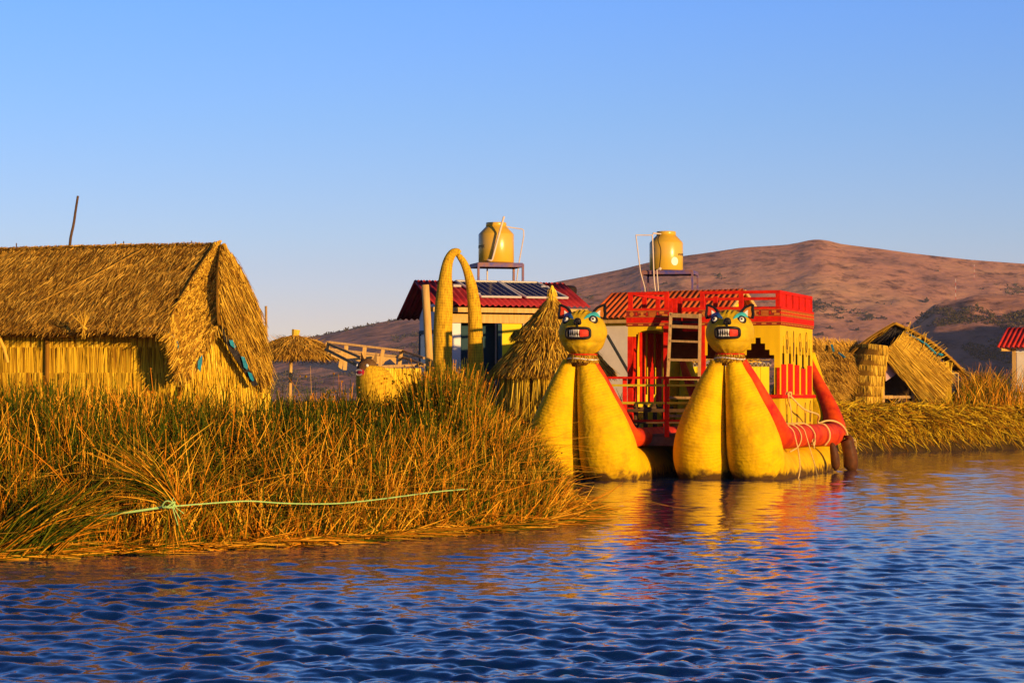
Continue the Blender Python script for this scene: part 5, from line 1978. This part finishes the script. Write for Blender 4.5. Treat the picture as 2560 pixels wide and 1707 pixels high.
def step_panel(mb, u0, u1, uc, steps, v0, v1, zt, zb):
    """board with a stepped opening; steps = [(half width, top z), ...] widest first"""
    low = [(u0, zb)]
    prev = zb
    for h, z in steps:
        low += [(uc - h, prev), (uc - h, z)]
        prev = z
    for k in range(len(steps) - 1, -1, -1):
        h = steps[k][0]
        low += [(uc + h, steps[k][1]), (uc + h, steps[k - 1][1] if k else zb)]
    low += [(u1, zb)]
    poly = [(u1, zt), (u0, zt)] + low
    mb.prism([fc(u, v0, z) for u, z in poly], fc.V * (v1 - v0))


ST = [(.40, 2.90), (.286, 3.03), (.177, 3.18), (.068, 3.32)]
step_panel(mb, -1.22, R1, -.54, ST, 0, .04, ZF, ZL + .05)
mb.box(fc, R0, -1.80, 0, .04, 2.9, ZF)
mb.box(fc, -1.80, -1.22, 0, .04, 3.2, ZF)
# right side wall: strips round five steeple slots
slots = [.42 + .78 * k for k in range(5)]


def side_wall(mb, u0, u1, lowz):
    low = [(.045, lowz)]
    for vc in slots:
        up = [(.24, 2.64), (.155, 2.95), (.085, 3.13), (.03, 3.35)]
        prev = lowz
        for h, z in up:
            low += [(vc - h, prev), (vc - h, z)]
            prev = z
        for k in range(3, -1, -1):
            low += [(vc + up[k][0], up[k][1]), (vc + up[k][0], up[k - 1][1] if k else lowz)]
    low += [(DV, lowz)]
    mb.prism([fc(u0, v, z) for v, z in [(DV, ZF), (.045, ZF)] + low], fc.U * (u1 - u0))


mb.build("stepped_board", YPANEL, boat)
for u_ in (-.018, L0):
    mb = MB()
    side_wall(mb, u_, u_ + .018, ZL + .05)
    mb.build("side_wall", YPANEL, boat)
mb = MB()
mb.box(fc, -1.75, -.0, -.02, .03, .96, ZL - .045)
for k in range(7):
    mb.box(fc, -.03, .008 + .004 * (k % 2), .035 + k * .56, .035 + k * .56 + .548, .92, ZL - .045)
mb.build("lower_boards", YPANEL, boat)
mb = MB()
mb.box(fc, -1.9, .08, -.10, .10, ZL - .04, ZL + .045)
mb.box(fc, -.10, .08, .10, DV + .05, ZL - .04, ZL + .045)
mb.build("ledge", RED, boat)
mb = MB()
mb.box(fc, -.10, -.06, .10, DV - .08, 2.5, 3.66)  # dark board added to block light, so the slots look shaded inside
mb.build("slot_shade_board", WOODD, boat)
for k, vc in enumerate(slots):                     # pickets of the side walls
    mb = MB()
    mb.box(fc, -.02, .025, vc - .27, vc + .21, ZL + .05, 2.68 - (.10 if k == 3 else 0) + .02 * (k % 2))
    mb.build("picket", RED, boat)
    mb = MB()
    mb.box(fc, L0 + .03, L0 + .07, vc - .22, vc + .20, 1.72, 3.5)
    mb.build("picket", RED, boat)
for (u0, u1, z0, z1, w) in [(L0, L0 + .125, 1.0, 3.37, .11), (L1 - .12, L1, 1.0, ZF, .11), (R0, R0 + .13, 1.0, 3.62, .11), (-1.24, -1.12, ZL + .05, 2.62, .05), (-.07, -.0, ZL + .05, 2.6, .03)]:
    mb = MB()
    mb.box(fc, u0, u1, -.03, w - .03, z0, z1)
    mb.build("corner_post", RED, boat)
mb = MB()
for k in range(4):
    mb.box(fc, L0 + .05, L0 + .10, .35 + .9 * k, .60 + .9 * k, 1.0, 1.72)
mb.box(fc, L0 + .04, L0 + .12, .1, DV, 1.56, 1.64)
mb.box(fc, L0 + .04, L0 + .12, .1, DV, 1.24, 1.29)
mb.box(fc, L0, L1 + .5, -.05, .02, 1.52, 1.60)
mb.box(fc, L0, L1 + .7, -.05, .02, 1.24, 1.29)
mb.build("lower_slats", WOODD, boat)
mb = MB()                                           # rough plank leaning at the right corner of the lower wall
mb.beam(fc(-.35, -.05, .98), fc(-.30, -.06, 1.72), .14, .04, up=(0, 1, 0))
mb.build("loose_plank", WOODP, boat)

# woven band round the roof
cb = MB()


def band(frm, L, n_motif, fine=False):
    """frm(s,z,out) along the band of length L"""
    def bx(s0, s1, z0, z1, o0, o1, mi):
        cb.mi = mi
        q = [frm(s0, z0, o0), frm(s1, z0, o0), frm(s1, z0, o1), frm(s0, z0, o1), frm(s0, z1, o0), frm(s1, z1, o0), frm(s1, z1, o1), frm(s0, z1, o1)]
        cb.hexa(q)
    bx(0, L, ZF, ZT, 0, .03, 1)                    # dark red cloth
    bx(0, L, ZT - .055, ZT - .004, .03, .036, 0)
    bx(0, L, ZF + .085, ZF + .215, .03, .036, 0)   # bright red
    for z0 in (ZT - .066, ZF + .222, ZF + .072):
        bx(0, L, z0, z0 + .009, .03, .038, 2)
    m_ = L / n_motif
    for k in range(n_motif):
        s0 = k * m_ + m_ * .12
        w = m_ * .76
        zA, zB = ZF + .242, ZT - .080
        zm = (zA + zB) / 2
        ty = k % 4 if not fine else 4
        if ty == 0:      # disc like lozenge
            for j, ww in enumerate((.3, .5, .5, .3)):
                bx(s0 + w * (.5 - ww / 2), s0 + w * (.5 + ww / 2), zA + (zB - zA) * j / 4, zA + (zB - zA) * (j + .8) / 4, .03, .036, 2)
        elif ty == 1:    # figure
            bx(s0, s0 + w, zB - .03, zB - .008, .03, .036, 2)
            bx(s0 + w * .35, s0 + w * .65, zA + .02, zB - .03, .03, .036, 2)
            bx(s0 + w * .1, s0 + w * .9, zA, zA + .022, .03, .036, 2)
        elif ty == 2:    # barred square
            for j in range(4):
                bx(s0 + w * .1, s0 + w * .9, zA + (zB - zA) * j / 4, zA + (zB - zA) * (j + .55) / 4, .03, .036, 2)
            bx(s0, s0 + w * .06, zA, zB, .03, .036, 2)
        elif ty == 3:    # broken blocks
            bx(s0, s0 + w * .55, zm, zB, .03, .036, 2)
            bx(s0 + w * .3, s0 + w, zA, zm - .012, .03, .036, 2)
        else:
            for j in range(3):
                bx(s0 + w * (.05 + .34 * j), s0 + w * (.2 + .34 * j), zA, zB, .03, .036, 2)
            bx(s0, s0 + w, zm - .015, zm + .012, .03, .037, 0)
        bx(s0 + w * .0, s0 + w * .6, ZF + .022, ZF + .055, .03, .036, 2)
        bx(s0 + w * 1.02, s0 + w * 1.15, zm - .03, zm + .03, .03, .036, 0)


band(lambda s, z, o: fc(L0 - .03 + s, -.001 - o, z), L1 - L0 + .05, 4)
band(lambda s, z, o: fc(R0 - .02 + s, -.001 - o, z), R1 - R0 + .053, 8)
band(lambda s, z, o: fc(.001 + o, s - .03, z), DV + .05, 22, True)
band(lambda s, z, o: fc(L0 - .001 - o, DV - s, z), DV, 10)
cb.build("woven_band", [RED, CLOTHB, CLOTHO], boat)
mb = MB()
mb.box(fc, L0 + .02, R1 - .02, DV - .02, DV + .02, ZF, ZT - .1)
mb.box(fc, L1 + .03, R0 - .03, 1.28, 1.31, 3.52, 3.72)
mb.build("fascia_board", RED, boat)
# roof railing
rr = MB()
PT = .11
rr.box(fc, L0, L1, .0, .08, ZR - .075, ZR)
rr.box(fc, R0, R1 - .0, .0, .08, ZR - .075, ZR)
rr.box(fc, R1 - .08, R1 + .0, .08, DV, ZR - .075, ZR)
rr.box(fc, L0, L0 + .08, .08, DV, ZR - .075, ZR)
rr.box(fc, L0 + .08, R1 - .08, DV - .08, DV, ZR - .075, ZR)
rr.box(fc, L0 + .08, R1 - .08, DV - .07, DV - .03, ZT + .10, ZT + .16)
rr.box(fc, L1 + .0, R0 + .1, 1.26, 1.33, ZT - .05, ZT + .03)
rr.build("rail", RED, boat)
posts = [(L0, .0), (L1 - PT, .0), (R0, .0), (-1.02, .0), (R1 - PT, .0), (L0, 1.3), (L0, 2.6), (L0, DV - .09), (-2.9, DV - .09), (-1.9, DV - .09), (-.9, DV - .09), (R1 - PT, DV - .09), (L1 - .10, 1.25), (R0 + .02, 1.25), (L0 + .45, 2.6)]
for (u, v) in posts:
    mb = MB()
    mb.box(fc, u + .003, u + PT - .003, v + .003, v + .085, ZT - .28, ZR - .075)
    mb.build("rail_post", RED, boat)
for k in range(5):
    mb = MB()
    v = .16 + k * .76
    mb.box(fc, R1 - .06, R1 - .02, v, v + .60, ZT - .2, ZR - .076)
    mb.build("rail_board", RED, boat)
# ornaments drawn on the side boards
for (vc, z0, z1, w) in [(.80, 2.95, 3.50, .10), (1.58, 2.75, 3.52, .05), (2.36, 2.92, 3.48, .11), (3.14, 2.9, 3.52, .10), (.75, 1.05, 1.72, .08), (1.95, 1.05, 1.72, .08), (2.95, 1.05, 1.75, .07), (3.6, 1.15, 1.8, .08)]:
    mb = MB()
    t = np.linspace(0, 2 * np.pi, 21)
    zc, hz = (z0 + z1) / 2, (z1 - z0) / 2
    off = .006 if z1 > 1.95 else .016
    mb.tube([fc(off, vc + w * 1.2 * math.sin(x) * (1 + .25 * math.sin(5 * x)), zc + hz * math.cos(x)) for x in t], .006, 5, caps=False)
    mb.tube([fc(off, vc + w * .5 * math.sin(x), zc - hz * .2 + hz * .45 * math.cos(x)) for x in t], .005, 5, caps=False)
    mb.build("ornament", WOODD, boat, smooth=True)
# bow railing between the prows
bl = MB()
dL, dR = 57.1, 56.2
bl.beam(P(1470, 944, dL), P(1750, 944, dR), .055, .055)
bl.build("bow_rail", RED, boat)
for y_ in (963, 1007):
    mb = MB()
    mb.beam(P(1470, y_, dL + .12), P(1750, y_, dR + .12), .05, .052)
    mb.build("bow_rail", OLIVE, boat)
mb = MB()
mb.beam(P(1500, 1052, dL + .2), P(1740, 1051, dR + .2), .05, .05)
mb.build("bow_rail", RED, boat)
for x_ in (1562, 1667):
    mb = MB()
    d_ = dL + .2 - (x_ - 1470) / 280.0
    mb.beam(P(x_, 1092, d_), P(x_, 946, d_), .105, .08, up=(0, 1, 0))
    mb.build("bow_rail_post", RED, boat)

# ladder (leans on the roof edge)
ld = thing("ladder", tuple(fc(-2.4, -.5, 1.0)), "grey brown wooden ladder leaning against the cabin's roof between the two red rails", "ladder")
tl, tr_ = P(1677, 783, 58.6), P(1750, 786, 58.35)
bl_, br_ = P(1663, 1085, 57.5), P(1746, 1085, 57.3)
for a, b in ((bl_, tl), (br_, tr_)):
    mb = MB()
    mb.beam(a, b, .075, .09, up=(0, 1, 0))
    mb.build("stile", WOOD, ld)
for y_, h_ in ((789, .10), (817, .075), (854, .05), (901, .06), (948, .06), (995, .06), (1040, .06)):
    t = (1085 - y_) / (1085 - 784)
    mb = MB()
    a, b = bl_ + (tl - bl_) * t, br_ + (tr_ - br_) * t
    mb.beam(a + [0.01, -.035, 0], b + [-.01, -.035, 0], .06, h_)
    mb.build("rung", WOOD, ld)

# ropes and fenders on the right side
gun = lambda v, a, r=.325: HR(.98 + r * math.cos(a), v, .94 + r * math.sin(a))
def wrap(v0, v1, a0=150, a1=-60, n=7, r=.325):
    return [gun(v0 + (v1 - v0) * i / (n - 1), R(a0 + (a1 - a0) * i / (n - 1)), r) for i in range(n)]


ROPES = [([fc(.10, .55, ZL + .06), fc(.35, 1.1, ZL - .3), fc(.55, 1.9, 1.45), *wrap(6.2, 6.3, 85, -55, 5)], .024, "thick cream rope running from a knot on the red ledge down to the gunwale"),
         ([fc(.085, .5, ZL + .07), fc(.14, .62, 1.6), fc(.15, .68, 1.15), fc(.16, .60, 1.45), fc(.12, .5, 1.85)], .013, "thin slack rope loop hanging under the red ledge"),
         ([*wrap(1.9, 2.05, 150, 0, 5), HR(1.38, 2.1, .55), HR(1.40, 2.12, .2), HR(1.36, 2.1, -.05)], .016, "rope wrapped over the gunwale nearest the prow and trailing to the water"),
         ([*wrap(2.5, 2.75, 160, 0, 5), gun(2.7, R(-40), .34), gun(2.4, R(-70), .36)], .016, "curved rope loop on the gunwale next to the prow"),
         ([*wrap(3.1, 3.35, 150, 0, 5), HR(1.42, 3.5, .45), HR(1.44, 3.75, .2), HR(1.40, 4.2, -.05)], .013, "thin rope over the middle of the gunwale with its end in the water"),
         ([*wrap(3.9, 4.5, 150, -30, 6), gun(4.6, R(-50), .40)], .018, "knotted rope across the gunwale left of the small fender"),
         ([*wrap(7.4, 8.4, 160, 10, 6, .345), gun(8.5, R(-15), .37), gun(8.55, R(-30), .39)], .024, "cream rope round the rear bend of the gunwale, holding the large fender")]
for pts, rad, lab in ROPES:
    mb = MB()
    mb.tube(spline(pts, 40), rad, 7)
    if "knot" in lab:
        k = pts[0] if "ledge" in lab else pts[5]
        for j in range(4):
            torus(mb, np.asarray(k) + rng.normal(0, .025, 3), .045, .018, rng.normal(size=3), 14, 7)
    tag(mb.build("rope", ROPE, loc=pts[0], smooth=True), lab, "rope", "ropes on the big boat")
mb = MB()
c_ = HR(1.38, 8.6, .72)
for j in range(3):
    t = np.linspace(0, 2 * np.pi, 17)
    mb.tube([c_ + HR.U * (.04 * j) + HR.V * (.22 * math.cos(x) + .1 * j) + np.array([0, 0, .16 * math.sin(x) - .05 * j]) for x in t], .014, 6)
mb.tube(spline([c_ + HR.V * .2, c_ + HR.V * .5 + [0, 0, -.15], c_ + HR.V * .75 + [0, 0, -.32]], 8), .013, 6)
mb.tube(spline([c_ + HR.V * .3 + [0, 0, -.4], c_ + HR.V * .5 + [0, 0, -.75], c_ + HR.V * .9 + [0, 0, -.74]], 8), .012, 6)
tag(mb.build("rope", ROPE, loc=c_, smooth=True), "tangle of cream rope loops at the boat's stern above the large fender", "rope", "ropes on the big boat")


def fender(pts, rad, lab):
    mb = MB()
    sm = spline(np.column_stack([pts, rad]), 18)
    mb.tube(sm[:, :3], sm[:, 3], 12)
    tag(mb.build("fender", FENDER, loc=pts[0], smooth=True), lab, "fender", "fenders of the big boat")


fender([HR(1.34, 6.32, .74), HR(1.36, 6.33, .66), HR(1.40, 6.36, .45), HR(1.42, 6.42, .18), HR(1.41, 6.46, .05)], [.03, .075, .105, .11, .03], "small slim brown fender hanging from the gunwale on a thin rope")
fender([HR(1.33, 8.35, .80), HR(1.34, 8.355, .785), HR(1.38, 8.38, .6), HR(1.42, 8.43, .35), HR(1.42, 8.48, .10), HR(1.41, 8.5, .06)], [.10, .17, .175, .19, .19, .12], "large dark red brown fender hanging at the boat's stern")

# yellow plank shed on the bank behind the boat
sd = thing("plank_shed", (P(1715, 990, 67.6)[0], 68, 1.5), "low yellow plank shed with a white arched door seen through the boat's cabin", "shed")
fs_ = Frame(*P(1590, 990, 67.6)[:2], R(2))
mb = MB()
x = 0
while x < 3.7:
    w = rng.uniform(.14, .26)
    mb.box(fs_, x, x + w - .012, rng.uniform(-.012, .012), .05, 1.3, 2.74)
    x += w
mb.box(fs_, 0, 3.7, 1.2, 1.25, 1.3, 2.74)
mb.build("plank_wall", WALLY, sd)
mb = MB()
corrugated(mb, fs_(-.1, -.12, 2.80), fs_(3.8, -.12, 2.80), fs_(3.8, 1.4, 2.86), fs_(-.1, 1.4, 2.86), 34, amp=.045)
mb.build("roof", SHEET, sd, smooth=True)
mb = MB()
mb.prism([fs_(1.36, -.03, 1.3), fs_(1.70, -.03, 1.3)] + [fs_(1.53 + .17 * math.cos(t), -.03, 2.42 + .17 * math.sin(t)) for t in np.linspace(0, np.pi, 10)], fs_.V * .015)
mb.build("door", WHITE, sd)
mb = MB()
n = 900
root = np.stack([fs_.o[0] + np.concatenate([rng.normal(1.45, .28, n // 2), rng.normal(2.95, .3, n - n // 2)]), fs_.o[1] + rng.uniform(.1, .9, n), 2.86 + np.abs(rng.normal(0, .12, n))], 1)
mb.ribbons(root, np.stack([rng.normal(0, 1, n), rng.normal(0, .7, n), rng.normal(.25, .6, n)], 1), rng.uniform(.15, .4, n), .022, rng.normal(0, .3, (n, 3)), 2, rng.uniform(.2, 1, n))
tag(mb.build("straw_heap", STRAW, loc=fs_(1.4, .4, 2.85)), "tangled loose straw heaped on the low shed's roof behind the ladder", "straw heap")
#==HAZE
hz = MB()
hz.hexa([(-4700, -60, -2.2), (4700, -60, -2.2), (4700, 4300, -2.2), (-4700, 4300, -2.2), (-4700, -60, 230), (4700, -60, 230), (4700, 4300, 230), (-4700, 4300, 230)])
hm = bpy.data.materials.new("haze")
hm.use_nodes = True
hn = hm.node_tree.nodes
hn.remove(hn["Principled BSDF"])
vp = hn.new("ShaderNodeVolumePrincipled")
vp.inputs["Color"].default_value = (0.82, 0.86, 1.0, 1)
vp.inputs["Density"].default_value = 0.00007
vp.inputs["Anisotropy"].default_value = 0.1
hm.node_tree.links.new(vp.outputs[0], hn["Material Output"].inputs["Volume"])
hm.cycles.homogeneous_volume = True
if True:
    tag(hz.build("haze", hm), kind='stuff')
